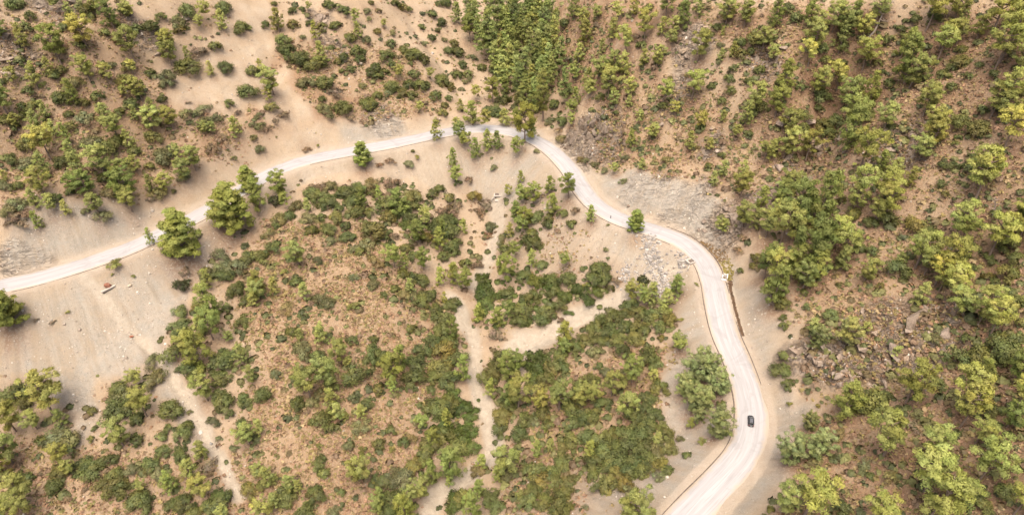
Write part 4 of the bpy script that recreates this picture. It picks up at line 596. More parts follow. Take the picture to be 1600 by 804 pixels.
for i in order:
    k = pk[i]; nm, grp, words, colr, st = KIND[k]; W = Wm[i]; x, y, z = float(X[i]), float(Y[i]), float(Z[i])
    count[nm] = count.get(nm, 0) + 1
    f = rng.normal(); hue = rng.normal(); b = float(np.clip(1 + .13 * f, .68, 1.35))
    hue = max(hue, -.9); c = (colr[0] * b * (1 + .06 * hue), colr[1] * b, colr[2] * b * (1 - .06 * hue), 1)
    if st in 'so' and rng.random() < .13: c = (c[0] * 1.3, c[1] * 1.08, c[2] * 1.05, 1)
    if st == 'tall': b_ = rng.uniform(.72, 1.2); c = (c[0] * b_, c[1] * b_, c[2] * b_, 1)
    rz = rng.uniform(0, 6.28)
    if nm == 'pine_tree':
        if k == 'P' and rng.random() < .45: st = 'cone'
        if k == 'p' and rng.random() < .5 and pw[i] < 30: st = 'cone'
        cr, tr = PV[st][rng.integers(len(PV[st]))]; H0, R0, _ = PDIM[st]; sx = W / (2 * R0); sz = min(W * ASP[k] * rng.uniform(.92, 1.12), 26) / H0
        big = count[nm] <= 300
        if big:
            e = bpy.data.objects.new(nm, None); e.empty_display_size = .5; COL.objects.link(e); e.location = (x, y, z - .1); e.rotation_euler = (rng.normal() * .04, rng.normal() * .04, rz); e.scale = (sx, sx, sz)
            t = bpy.data.objects.new('trunk', tr); COL.objects.link(t); t.parent = e; o = bpy.data.objects.new('crown', cr); COL.objects.link(o); o.parent = e; o.color = c
            tag(e, lab[i], 'pine tree', grp)
        else: overflow.append((nm, cr, x, y, z - .1, sx, sz, rz, c, tr))
        litter(x, y - .2 * W, max(W * .62, 1.5), .95 if px[i] > 850 or k in 'Cm' else .6)
    else:
        ms = SV[st][rng.integers(len(SV[st]))]; sx = W / 2.0 * 1.0; sz = sx * rng.uniform(.85, 1.2)
        if count[nm] <= 300:
            o = bpy.data.objects.new(nm, ms); COL.objects.link(o); o.location = (x, y, z - .05 * sx); o.rotation_euler = (0, 0, rz); q_ = rng.uniform(.84, 1.18); o.scale = (sx * q_, sx / q_, sz); o.color = c
            tag(o, lab[i], {'b': 'bramble', 'g': 'sapling'}.get(k, 'shrub'), grp)
        else: overflow.append((nm, ms, x, y, z - .05 * sx, sx, sz, rz, c, None))
        litter(x, y, max(W * .6, .8), .5)
def merge_stuff(name, items, mat, label, catg):
    VV, FF, TT, NN = [], [], [], []; off = 0
    for nm, ms, x, y, z, sx, sz, rz, c, tr in items:
        nv = len(ms.vertices); co = np.empty(nv * 3, np.float32); ms.vertices.foreach_get('co', co); co = co.reshape(-1, 3)
        fi = np.arange(nv).reshape(-1, 4); tn = np.empty(nv * 4, np.float32); ms.color_attributes['tint'].data.foreach_get('color', tn); tn = tn.reshape(-1, 4)[:, :3]
        keep = (np.arange(len(fi)) % 3 == 0); fi = fi[keep]; used = fi.ravel(); co = co[used].copy(); tn = tn[used]
        cen = co.reshape(-1, 4, 3).mean(1, keepdims=True); co = ((co.reshape(-1, 4, 3) - cen) * 1.6 + cen).reshape(-1, 3); nr = unit(co - np.array([0, 0, .1]) + np.array([0, 0, .2]))
        ca, sa = math.cos(rz), math.sin(rz); R_ = np.array([[ca, -sa, 0], [sa, ca, 0], [0, 0, 1]])
        VV.append(co * np.array([sx, sx, sz]) @ R_.T + np.array([x, y, z])); NN.append(nr @ R_.T); TT.append(tn * np.array(c[:3])); FF.append(np.arange(len(co)).reshape(-1, 4) + off); off += len(co)
    if not VV: return
    m = leaf_mesh(name, [(np.concatenate(VV), np.concatenate(FF), np.concatenate(TT), np.concatenate(NN))], mat); o = link(name, m); o.color = (1, 1, 1, 1)
    tag(o, label, catg, kind='stuff')
for nm, label, mat in (('evergreen_shrub', 'mass of small dark shrubs filling gaps between the larger ones', MAT['broad']), ('pine_tree', 'small distant pines between the larger ones', MAT['leaf']), ('olive_shrub', 'small olive shrubs between the larger ones', MAT['broad'])):
    it = [q for q in overflow if q[0] == nm]
    if it: merge_stuff({'evergreen_shrub': 'small_shrubs', 'pine_tree': 'small_pines', 'olive_shrub': 'small_olive_shrubs'}[nm], it, mat, label, 'plants')
print('PLANTS', count, 'overflow', len(overflow))
# ------------------------------------------------------------------ stones and rock outcrops
def rock_material():
    k = NT('weathered_rock'); P = k.pos(); oi = k.new('ShaderNodeObjectInfo')
    n = k.noise(.9, P, 6, .7, .6); n2 = k.noise(4, P, 4, .7)
    c = k.mix(k.ramp(n, .3, .7), (.62, .58, .55), (1.0, 1.0, 1.0)); c = k.mix(1.0, oi.outputs['Color'], c, 'MULTIPLY'); c = k.mix(k.math('MULTIPLY', k.ramp(n2, .45, .75), .35), c, (.40, .33, .26))
    k.l.new(c, k.b.inputs['Base Color']); k.bump(k.math('ADD', n, k.math('MULTIPLY', n2, .5)), .9, .35); return k.m
MAT['rock'] = rock_material()
def chunk(seed, npts=16, sc=(1, .75, .6)):
    rg = np.random.default_rng(seed); bm = bmesh.new()
    for _ in range(npts): v = unit(rg.normal(size=3)) * rg.uniform(.75, 1.05); bm.verts.new(tuple(v * np.array(sc)))
    r = bmesh.ops.convex_hull(bm, input=bm.verts); bmesh.ops.delete(bm, geom=[g for g in r['geom_interior'] if isinstance(g, bmesh.types.BMVert)], context='VERTS')
    m = bpy.data.meshes.new('rock'); bm.to_mesh(m); bm.free(); m.materials.append(MAT['rock']); return m
CH = [chunk(900 + i, 13 + i % 6, (1, .6 + .05 * (i % 5), .42 + .06 * (i % 4))) for i in range(12)]
OUT_LAB = {0: 'steep grey-brown rock bluff right of the far road bend', 2: 'large jagged crag on the lower right hillside above the road', 5: 'pinkish rock outcrop beside the upper right gully', 7: 'pale rock outcrop at the left edge of the upper hillside',
           10: 'thin grey rocky rib running down the top slope', 15: 'pale broken rock in the road bank at far left', 16: 'brown rock ledge on the bare top centre ridge', 17: 'cream rock ledge on the upper right hillside', 12: 'grey broken rock face of the cutting above the right bend',
           19: 'dark brown rock step above the right road bend', 22: 'dark eroded rock rib beside the road above the car', 24: 'grey rock outcrop at the top of the right hillside', 25: 'pink boulders between tall pines in the right gully'}
for idx, lb in OUT_LAB.items():
    members = [idx] + {0: [1], 2: [3, 4], 5: [6], 7: [8, 9], 10: [11], 12: [13, 14], 17: [18]}.get(idx, [])
    X0, Y0, r0, h0 = rocks_xy[idx]; z0 = float(terrain(np.array([X0]), np.array([Y0]))[0])
    e = bpy.data.objects.new('rock_outcrop', None); COL.objects.link(e); e.location = (X0, Y0, z0); tag(e, lb, 'rock outcrop', 'rock outcrops')
    for mi in members:
        XX, YY, rr, hh = rocks_xy[mi]; nn = int(10 + rr * 1.5 + 6 * hh) if idx not in (12, 15) else 4
        for q in range(nn):
            a = rng.uniform(0, 6.28); d_ = rr * math.sqrt(rng.random()) * .95; x = XX + d_ * math.cos(a); y = YY + d_ * math.sin(a) * .9
            if abs(float(lookup(G_d, np.array([x]), np.array([y]))[0])) < 6.5: continue
            z = float(terrain(np.array([x]), np.array([y]))[0]); hh = min(hh, 3.2); s = float(np.clip(rng.lognormal(-.05, .6), .35, 3.2)) * (.6 + .3 * hh)
            o = bpy.data.objects.new('rock', CH[rng.integers(12)]); COL.objects.link(o); o.parent = e; o.location = (x - X0, y - Y0, z - z0 - .36 * s)
            o.rotation_euler = (.45 + rng.normal() * .25, rng.normal() * .3, .6 + rng.normal() * .5); o.scale = (s * 1.25, s, s * rng.uniform(.8, 1.3)); b = rng.uniform(.7, 1.15)
            if idx == 0: s2 = rng.uniform(1.8, 3.6); o.scale = (s2 * .8, s2 * .7, s2 * 1.7); o.rotation_euler = (rng.normal() * .12 - .25, rng.normal() * .15, .3 + rng.normal() * .35); o.location.z = z - z0 - .55 * s2; b *= .72
            g = rng.random(); cc = np.array([.34, .26, .19]) * (1 - g) + np.array([.33, .265, .21]) * g; o.color = (*(cc * b), 1)
for bx, by, bw, colr, lb in [(314, 675, 9, (.62, .58, .52), 'white boulder in the lower orange gully on the left'), (330, 692, 8, (.33, .31, .28), 'grey boulder just below the white one in the orange gully'), (219, 523, 6, (.6, .55, .48), 'small white boulder at the head of the orange gully'),
                             (205, 526, 9, (.36, .15, .09), 'rust-red clod beside the head of the orange gully'), (203, 446, 8, (.55, .44, .32), 'round cream boulder on the scree below the left road'), (120, 626, 7, (.5, .42, .33), 'pale boulder on the scree left of the shrub clump'),
                             (676, 84, 7, (.66, .62, .57), 'white boulder on the steep slope left of the ravine'), (563, 100, 8, (.5, .42, .33), 'pale boulder in the shrubs of the steep middle slope'), (1067, 82, 14, (.36, .28, .2), 'squared brown boulder on the bare top ridge'),
                             (1120, 235, 12, (.48, .40, .32), 'pale pointed boulder on the slope above the cutting'), (1112, 201, 11, (.36, .28, .22), 'brown boulder above the road cutting'), (1104, 44, 16, (.4, .3, .21), 'big tan block at the top of the bare ridge'),
                             (1266, 193, 22, (.40, .31, .25), 'big pinkish boulder left of the bright tall pine'), (1222, 190, 26, (.38, .29, .23), 'big brown boulder left of the right gully'), (1217, 262, 20, (.40, .31, .25), 'rounded pinkish boulder above the green gully'),
                             (1033, 195, 12, (.35, .28, .22), 'grey boulder right of the rock bluff'), (290, 30, 14, (.42, .35, .3), 'grey-pink slab at the top of the left hillside'), (1003, 452, 8, (.42, .39, .35), 'grey boulder in the side wash below the rubble'),
                             (168, 446, 13, (.33, .14, .09), 'red-brown clay heap behind the concrete parapet'), (852, 326, 7, (.5, .47, .42), 'pale stone under the right road curve')]:
    x, y = hit(bx, by); s = float(bw / (FPX / (CP * y + SP * CAM_H))[0] / 2) * 1.1; z = terrain(x, y)[0]
    o = bpy.data.objects.new('boulder', CH[int(rng.integers(12))]); COL.objects.link(o); o.location = (x[0], y[0], z + .15 * s); o.rotation_euler = (rng.normal() * .3, rng.normal() * .3, rng.uniform(0, 6)); o.scale = (s, s * 1.2, s * 1.3); o.color = (*colr, 1); tag(o, lb, 'boulder', 'boulders on the slopes')
# scattered stones (stuff)
def scatter(nc, dens, seed, box=(-270, 270, 62, 430)):
    rg = np.random.default_rng(seed); x = rg.uniform(box[0], box[1], nc); y = rg.uniform(box[2], box[3], nc); z = hgrid(x, y); a, b, d = project(x, y, z)
    ok = (a > -60) & (a < 1660) & (b > -60) & (b < 870); x, y = x[ok], y[ok]; p = dens(x, y); ok = rg.random(len(x)) < p; return x[ok], y[ok], terrain(x[ok], y[ok]), rg
def stones(name, x, y, z, sz, rg, colf, label):
    base = np.array([(-1, -1, -1), (1, -1, -1), (1, 1, -1), (-1, 1, -1), (-1, -1, 1), (1, -1, 1), (1, 1, 1), (-1, 1, 1)], float) * .5
    fc = np.array([(0, 3, 2, 1), (4, 5, 6, 7), (0, 1, 5, 4), (1, 2, 6, 5), (2, 3, 7, 6), (3, 0, 4, 7)]); n = len(x)
    V = base[None] * rg.uniform(.55, 1.25, (n, 8, 3)); V[:, 4:, :2] *= .7; a = rg.uniform(0, 6.28, n); ca, sa = np.cos(a)[:, None], np.sin(a)[:, None]
    Vx = V[..., 0] * ca - V[..., 1] * sa; Vy = V[..., 0] * sa + V[..., 1] * ca
    V = np.stack([Vx * sz[:, None] + x[:, None], Vy * sz[:, None] + y[:, None], V[..., 2] * .75 * sz[:, None] + z[:, None] + .12 * sz[:, None]], -1).reshape(-1, 3)
    F = (fc[None] + (np.arange(n) * 8)[:, None, None]).reshape(-1, 4); m = np_mesh(name, V, F, False)
    c = m.color_attributes.new('tint', 'FLOAT_COLOR', 'POINT'); t = np.repeat(colf(n), 8, 0); c.data.foreach_set('color', np.concatenate([t, np.ones((len(t), 1))], 1).astype(np.float32).ravel())
    k = MAT.get('gravel')
    if k is None:
        kk = NT('loose_stone'); kk.l.new(kk.attr('tint').outputs['Color'], kk.b.inputs['Base Color']); k = MAT['gravel'] = kk.m
    o = link(name, m, k); tag(o, label, 'stones', kind='stuff'); return o
def stone_cols(lo, hi):
    def f(n):
        t = rng.random((n, 1)) ** 1.2; return (np.array(lo) * (1 - t) + np.array(hi) * t) * rng.uniform(.85, 1.15, (n, 1))
    return f
def dens_st(x, y):
    pn = sstep(.42, .68, fbm(x / 7, y / 7, 131, 3)); d = np.abs(lookup(G_d, x, y))
    return np.clip(.11 * sample(M_scree, x, y) * (.25 + pn) + .16 * sample(M_path, x, y) * pn + .05 * sample(M_bare, x, y) * pn + .018 * pn + .12 * rockmask(x, y)[0], 0, 1) * (d > 5.6)
x, y, z, rg = scatter(420000, dens_st, 31); sz = np.clip(rg.lognormal(-1.25, .5, len(x)), .14, 1.0)
stones('loose_stones', x, y, z, sz, rg, stone_cols((.30, .24, .185), (.55, .49, .41)), 'loose pale stones scattered over the scree and gully beds')
def rubble(pts, spread, n, seed):
    rg = np.random.default_rng(seed); Q = spline(plan_poly(pts), 6); i = rg.integers(0, len(Q), n); x = Q[i, 0] + rg.normal(size=n) * spread; y = Q[i, 1] + rg.normal(size=n) * spread; return x, y, terrain(x, y), rg
x1, y1, z1, rg = rubble([(1012, 372), (1018, 395), (1022, 415), (1034, 440), (1038, 455)], 1.7, 420, 5); x2, y2, z2, _ = rubble([(1058, 395), (1068, 408), (1066, 420)], .9, 70, 6); x3, y3, z3, _ = rubble([(985, 425), (965, 440)], 1.6, 80, 8)
x = np.concatenate([x1, x2, x3]); y = np.concatenate([y1, y2, y3]); z = np.concatenate([z1, z2, z3])
stones('rubble', x, y, z, np.clip(rg.lognormal(-.5, .45, len(x)), .25, 1.5), rg, stone_cols((.25, .225, .20), (.42, .375, .325)), 'broken grey rubble tipped down the slope below the right bend')

# ------------------------------------------------------------------ low heath cover (stuff)
def tufts(name, x, y, z, R, rg, colf, label, nq=11, catg='heath'):
    n = len(x); d = unit(rg.normal(size=(n, nq, 3))); d[..., 2] = np.abs(d[..., 2]) + .15; d = unit(d)
    P = d * (rg.uniform(.5, 1, (n, nq, 1))) * np.array([1, 1, .62]) * R[:, None, None]; C_ = np.stack([x, y, z], 1)[:, None] + P
    nrm = unit(d + rg.normal(size=d.shape) * .35); t = unit(np.cross(nrm, rg.normal(size=d.shape))); b = np.cross(nrm, t); S = (R[:, None] * rg.uniform(.35, .62, (n, nq)))[..., None]
    V = np.stack([C_ - t * S, C_ - b * S * .7, C_ + t * S, C_ + b * S * .7], 2).reshape(-1, 3); F = np.arange(len(V)).reshape(-1, 4)
    T = np.repeat(np.repeat(colf(n), nq, 0) * rg.uniform(.82, 1.2, (n * nq, 1)), 4, 0); N = np.repeat(unit(d + np.array([0, 0, .5])).reshape(-1, 3), 4, 0)
    m = leaf_mesh(name, [(V, F, T, N)], MAT['broad']); o = link(name, m); o.color = (1, 1, 1, 1); tag(o, label, catg, kind='stuff'); return o
def heath_cols(n):
    pal = np.array([(.30, .225, .095), (.25, .195, .075), (.29, .175, .10), (.22, .135, .08), (.185, .165, .06), (.34, .25, .13), (.27, .19, .10), (.31, .19, .12)]); return pal[rng.integers(0, len(pal), n)] * rng.uniform(.75, 1.2, (n, 1))
def dens_h(x, y):
    h = sample(M_heath, x, y); pn = sstep(.30, .58, fbm(x / 6, y / 6, 141, 3)); d = np.abs(lookup(G_d, x, y)); bad = np.clip(sample(M_scree, x, y) + sample(M_path, x, y) + sample(M_bare, x, y) * .8, 0, 1)
    return np.clip(.55 * h * (.4 + pn) + .045 * pn * (1 - bad), 0, 1) * (d > 7) * (1 - .7 * bad)
x, y, z, rg = scatter(620000, dens_h, 41)
NH = len(x); R = np.clip(rg.lognormal(-.66, .36, len(x)), .25, 1.2); tufts('heath_cover', x, y, z - .05, R, rg, heath_cols, 'low brown and olive heath tufts covering the dry slopes', 8)
# a second sowing of knee-high bushes between the big ones
def olive_cols(n):
    pal = np.array([(.105, .11, .042), (.15, .14, .055), (.16, .12, .06), (.12, .125, .05), (.19, .185, .07), (.20, .135, .085), (.085, .092, .04)]); return pal[rng.integers(0, len(pal), n)] * rng.uniform(.75, 1.2, (n, 1))
def dens_o(x, y):
    h = sample(M_heath, x, y); pn = sstep(.48, .66, fbm(x / 11, y / 11, 151, 3)); d = np.abs(lookup(G_d, x, y)); bad = np.clip(sample(M_scree, x, y) + sample(M_path, x, y) + sample(M_bare, x, y), 0, 1)
    return np.clip((.05 * pn + .022 + .05 * (x > 25) * (lookup(G_d, x, y) > 12)) * (.5 + h) + .03 * sample(M_lit, x, y), 0, 1) * (d > 8) * (1 - bad)
x, y, z, rg = scatter(260000, dens_o, 43)
R = np.clip(rg.lognormal(-.1, .35, len(x)), .45, 1.9); tufts('low_bushes', x, y, z - .1, R, rg, olive_cols, 'knee-high olive and brown bushes between the larger shrubs', 34, 'bushes')
# thickets: the closed scrub between the individual shrubs
THICK = [([(880, 660), (1040, 650), (1060, 690), (1000, 740), (930, 765), (870, 790), (850, 700)], .20, 0), ([(960, 465), (1040, 450), (1060, 500), (1010, 540), (880, 555), (825, 590), (825, 565), (900, 525)], .2, 0), ([(745, 430), (800, 400), (870, 430), (945, 405), (950, 440), (880, 500), (800, 510), (750, 530)], .17, 1),
         ([(470, 280), (640, 280), (725, 335), (720, 400), (650, 410), (560, 350), (480, 310)], .19, 0), ([(748, 310), (772, 322), (778, 380), (755, 430), (735, 400)], .09, 0), ([(790, 300), (850, 290), (850, 350), (800, 400)], .09, 0), ([(660, 460), (715, 480), (725, 560), (715, 610), (670, 590), (640, 500)], .13, 0), ([(660, 640), (748, 620), (740, 690), (715, 740), (655, 720)], .2, 1), ([(765, 590), (860, 640), (830, 700), (880, 804), (780, 804), (770, 700)], .15, 0),
         ([(90, 600), (135, 640), (135, 690), (60, 690)], .15, 0), ([(175, 595), (250, 580), (260, 640), (175, 650)], .15, 0), ([(270, 480), (350, 450), (400, 520), (390, 620), (340, 640), (300, 580), (265, 530)], .10, 0), ([(150, 720), (340, 690), (360, 804), (160, 804)], .08, 0), ([(1500, 530), (1600, 510), (1600, 640), (1530, 600)], .12, 0),
         ([(745, 0), (850, 0), (880, 120), (850, 170), (770, 170), (760, 90)], .15, 0), ([(820, 640), (960, 600), (1000, 650), (880, 680)], .08, 0), ([(560, 740), (650, 740), (640, 804), (560, 804)], .12, 0)]
tx_, ty_, tk_ = [], [], []
for P_, dn, kd in THICK:
    A_ = area(P_, 1.5); xx, yy, _, _ = scatter(110000, lambda a, b: dn * 1.35 * sample(A_, a, b) ** 2 * (np.abs(lookup(G_d, a, b)) > 8), 51 + len(tx_)); tx_.append(xx); ty_.append(yy); tk_.append(np.full(len(xx), kd))
tx_ = np.concatenate(tx_); ty_ = np.concatenate(ty_); tk_ = np.concatenate(tk_); rg = np.random.default_rng(77); R = rg.uniform(.55, 1.45, len(tx_))
def thick_cols(n):
    p0 = np.array([(.11, .118, .042), (.085, .092, .036), (.135, .135, .05), (.16, .145, .06), (.17, .12, .07)]); p1 = np.array([(.095, .122, .03), (.11, .13, .036), (.08, .10, .03), (.12, .125, .045)])
    return np.where(tk_[:, None] == 1, p1[rng.integers(0, 4, n)], p0[rng.integers(0, 5, n)]) * rng.uniform(.78, 1.25, (n, 1))
tufts('thicket', tx_, ty_, terrain(tx_, ty_) + .1, R, rg, thick_cols, 'closed dark scrub filling the hollows beside the stream', 80, 'scrub')
pass
# ditch grass inside the right bend
rg = np.random.default_rng(5); q = ROADF[int(26.1 / nseg * (len(ROADF) - 1)):int(30.2 / nseg * (len(ROADF) - 1))]; i = rg.integers(2, len(q) - 2, 620); T_ = unit(q[i + 1] - q[i - 1]); N_ = np.stack([-T_[:, 1], T_[:, 0]], 1); u_ = i / len(q); dd_ = 4.9 + rg.random(620) ** 1.2 * np.where(u_ < .55, 2.9 * np.sin(np.pi * np.clip(u_ / .55, 0, 1)) + .2, .4)
x = q[i, 0] + N_[:, 0] * dd_; y = q[i, 1] + N_[:, 1] * dd_
def ditch_cols(n):
    k_ = u_[:, None]; return np.where(k_ < .25, np.array([[.21, .135, .065]]), np.where(k_ < .45, np.array([[.25, .20, .055]]), np.array([[.16, .10, .06]]))) * rng.uniform(.8, 1.2, (n, 1))
tufts('ditch_grass', x, y, terrain(x, y), np.full(620, .42), rg, ditch_cols, 'dry brown and yellow grass in the ditch outside the right bend', 9, 'grass')

# ------------------------------------------------------------------ small works: culverts, parapet, inlet
def box_bm(bm, c, s, rot=None):
    r = bmesh.ops.create_cube(bm, size=1.0); M = Matrix.Translation(c) @ (rot or Matrix()) @ Matrix.Diagonal((*s, 1)); bmesh.ops.transform(bm, matrix=M, verts=r['verts'])
def bm_obj(name, bm, mat, parent=None, bevel=0.0, smooth=False):
    if bevel: bmesh.ops.bevel(bm, geom=bm.edges[:], offset=bevel, segments=2, affect='EDGES', profile=.6)
    bmesh.ops.recalc_face_normals(bm, faces=bm.faces[:]); m = bpy.data.meshes.new(name); bm.to_mesh(m); bm.free()
    for f in m.polygons: f.use_smooth = smooth
    return link(name, m, mat, parent)
def part_boxes(name, boxes, mat, parent, bevel=.03):
    bm = bmesh.new()
    for c, s in boxes: box_bm(bm, Vector(c), s)
    return bm_obj(name, bm, mat, parent, bevel)
def at_px(a, b):
    x, y = hit(a, b); return float(x[0]), float(y[0]), float(terrain(x, y)[0])
def culvert(a, b, rz, w_, h_, label, wing=1.5):
    x, y, z = at_px(a, b); e = bpy.data.objects.new('culvert', None); COL.objects.link(e); e.location = (x, y + .5, z - .25); e.rotation_euler = (0, 0, rz); tag(e, label, 'culvert')
    part_boxes('lintel', [((0, .0, h_ + .16), (w_ + .9, .55, .45))], MAT['concrete'], e)
    for s in (-1, 1): part_boxes('side_wall', [((s * (w_ / 2 + .2), 1.15, h_ / 2 - .4), (.4, 2.8, h_ + .7))], MAT['concrete'], e)
    for s in (-1, 1):
        bm = bmesh.new(); box_bm(bm, Vector((s * (w_ / 2 + .38 + wing * .32), -wing * .42, h_ * .25)), (.3, wing * 1.1, h_ * .9), Matrix.Rotation(s * .6, 4, 'Z')); bm_obj('wing_wall', bm, MAT['concrete'], e, .03)
    part_boxes('barrel', [((0, 2.3, h_ / 2), (w_ - .05, .3, h_ + .1)), ((0, 1.25, h_ - .03), (w_ - .05, 2.2, .1))], MAT['edge'], e); part_boxes('apron', [((0, -.3, -.22), (w_ - .04, 2.6, .25))], MAT['concrete'], e)
culvert(777, 311, 0.0, 2.1, 1.15, 'pale concrete box culvert with dark opening at the head of the stream')
culvert(1074, 414, -1.05, 1.5, 1.2, 'small concrete culvert outlet below the right road bend', 2.2)
x, y, z = at_px(170, 453); e = bpy.data.objects.new('concrete_parapet', None); COL.objects.link(e); e.location = (x, y, z); xa, ya, _ = at_px(160, 460); xb, yb, _ = at_px(180, 447); e.rotation_euler = (0, 0, math.atan2(yb - ya, xb - xa)); tag(e, 'cream concrete parapet lying across the channel below the left road', 'parapet')
L_ = math.hypot(xb - xa, yb - ya); part_boxes('beam', [((0, 0, .55), (L_, .62, .5))], MAT['concrete'], e); part_boxes('footing', [((0, 0, .0), (L_ - .8, .5, .7))], MAT['edge'], e)
x, y, z = at_px(1132, 435); e = bpy.data.objects.new('drain_inlet', None); COL.objects.link(e); e.location = (x, y, z + .1); e.rotation_euler = (0, 0, -.35); tag(e, 'broken white concrete drain inlet in the ditch outside the right bend', 'drain')
MAT['white_concrete'] = plain('white_concrete', (.62, .58, .54), (.5, .46, .42), 2)
part_boxes('side_wall', [((-.75, 0, .35), (.35, 1.7, 1.1))], MAT['white_concrete'], e); part_boxes('side_wall', [((.75, .25, .45), (.35, 2.3, 1.3))], MAT['white_concrete'], e); part_boxes('back_wall', [((0, 1.05, .4), (1.1, .35, 1.2))], MAT['white_concrete'], e); part_boxes('slab', [((-.2, -.95, .1), (1.7, .7, .4))], MAT['white_concrete'], e)
MAT['post'] = solid('dark_post_paint', (.06, .05, .05), .7)
for a, b, lb in [(818, 222, 'short dark marker post on the inside of the far road bend'), (954, 341, 'short dark marker post beside the road above the rubble')]:
    x, y, z = at_px(a, b); e = bpy.data.objects.new('marker_post', None); COL.objects.link(e); e.location = (x, y, z); tag(e, lb, 'post'); part_boxes('post', [((0, 0, .55), (.22, .22, 1.2))], MAT['post'], e, .02); part_boxes('cap', [((0, 0, 1.2), (.3, .3, .12))], MAT['edge'], e, .02)

# ------------------------------------------------------------------ dead trees
def dead_tree(a, b, h, lean, az, label, seed):
    rg = np.random.default_rng(seed); x, y, z = at_px(a, b); e = bpy.data.objects.new('dead_tree', None); COL.objects.link(e); e.location = (x, y, z - .2); e.rotation_euler = (0, 0, az); tag(e, label, 'dead tree')
    top = np.array([lean * h, 0, h]); tr = [top * t + np.append(rg.normal(size=2) * .03 * h * (0 < t < 1), 0) for t in np.linspace(0, 1, 6)]; link('trunk', np_mesh('trunk', *tube(tr, [.028 * h * (1.1 - t) + .03 for t in np.linspace(0, 1, 6)])), MAT['dead'], e)
    for i in range(9):
        f = .35 + .6 * i / 9; p = top * f; d = np.array([math.cos(i * 2.4), math.sin(i * 2.4), rg.uniform(.1, .6)]) * h * rg.uniform(.18, .34) * (1.1 - f * .5); link('branch', np_mesh('branch', *join([tube([p, p + d * .55 + rg.normal(size=3) * .03 * h, p + d], [.014 * h, .01 * h, .004 * h + .01], 5), tube([p + d * .5, p + d * .8 + rg.normal(size=3) * .08 * h], [.008 * h, .01], 4)])), MAT['dead'], e)
dead_tree(1358, 58, 13, .35, .2, 'tall leaning bare grey trunk at the top of the right hillside', 1); dead_tree(1470, 420, 9, .25, 1.0, 'bleached bare tree among pines above the crag', 2); dead_tree(1552, 338, 6, .3, 2.4, 'low bleached dead tree with spread branches near the right edge', 3); pass

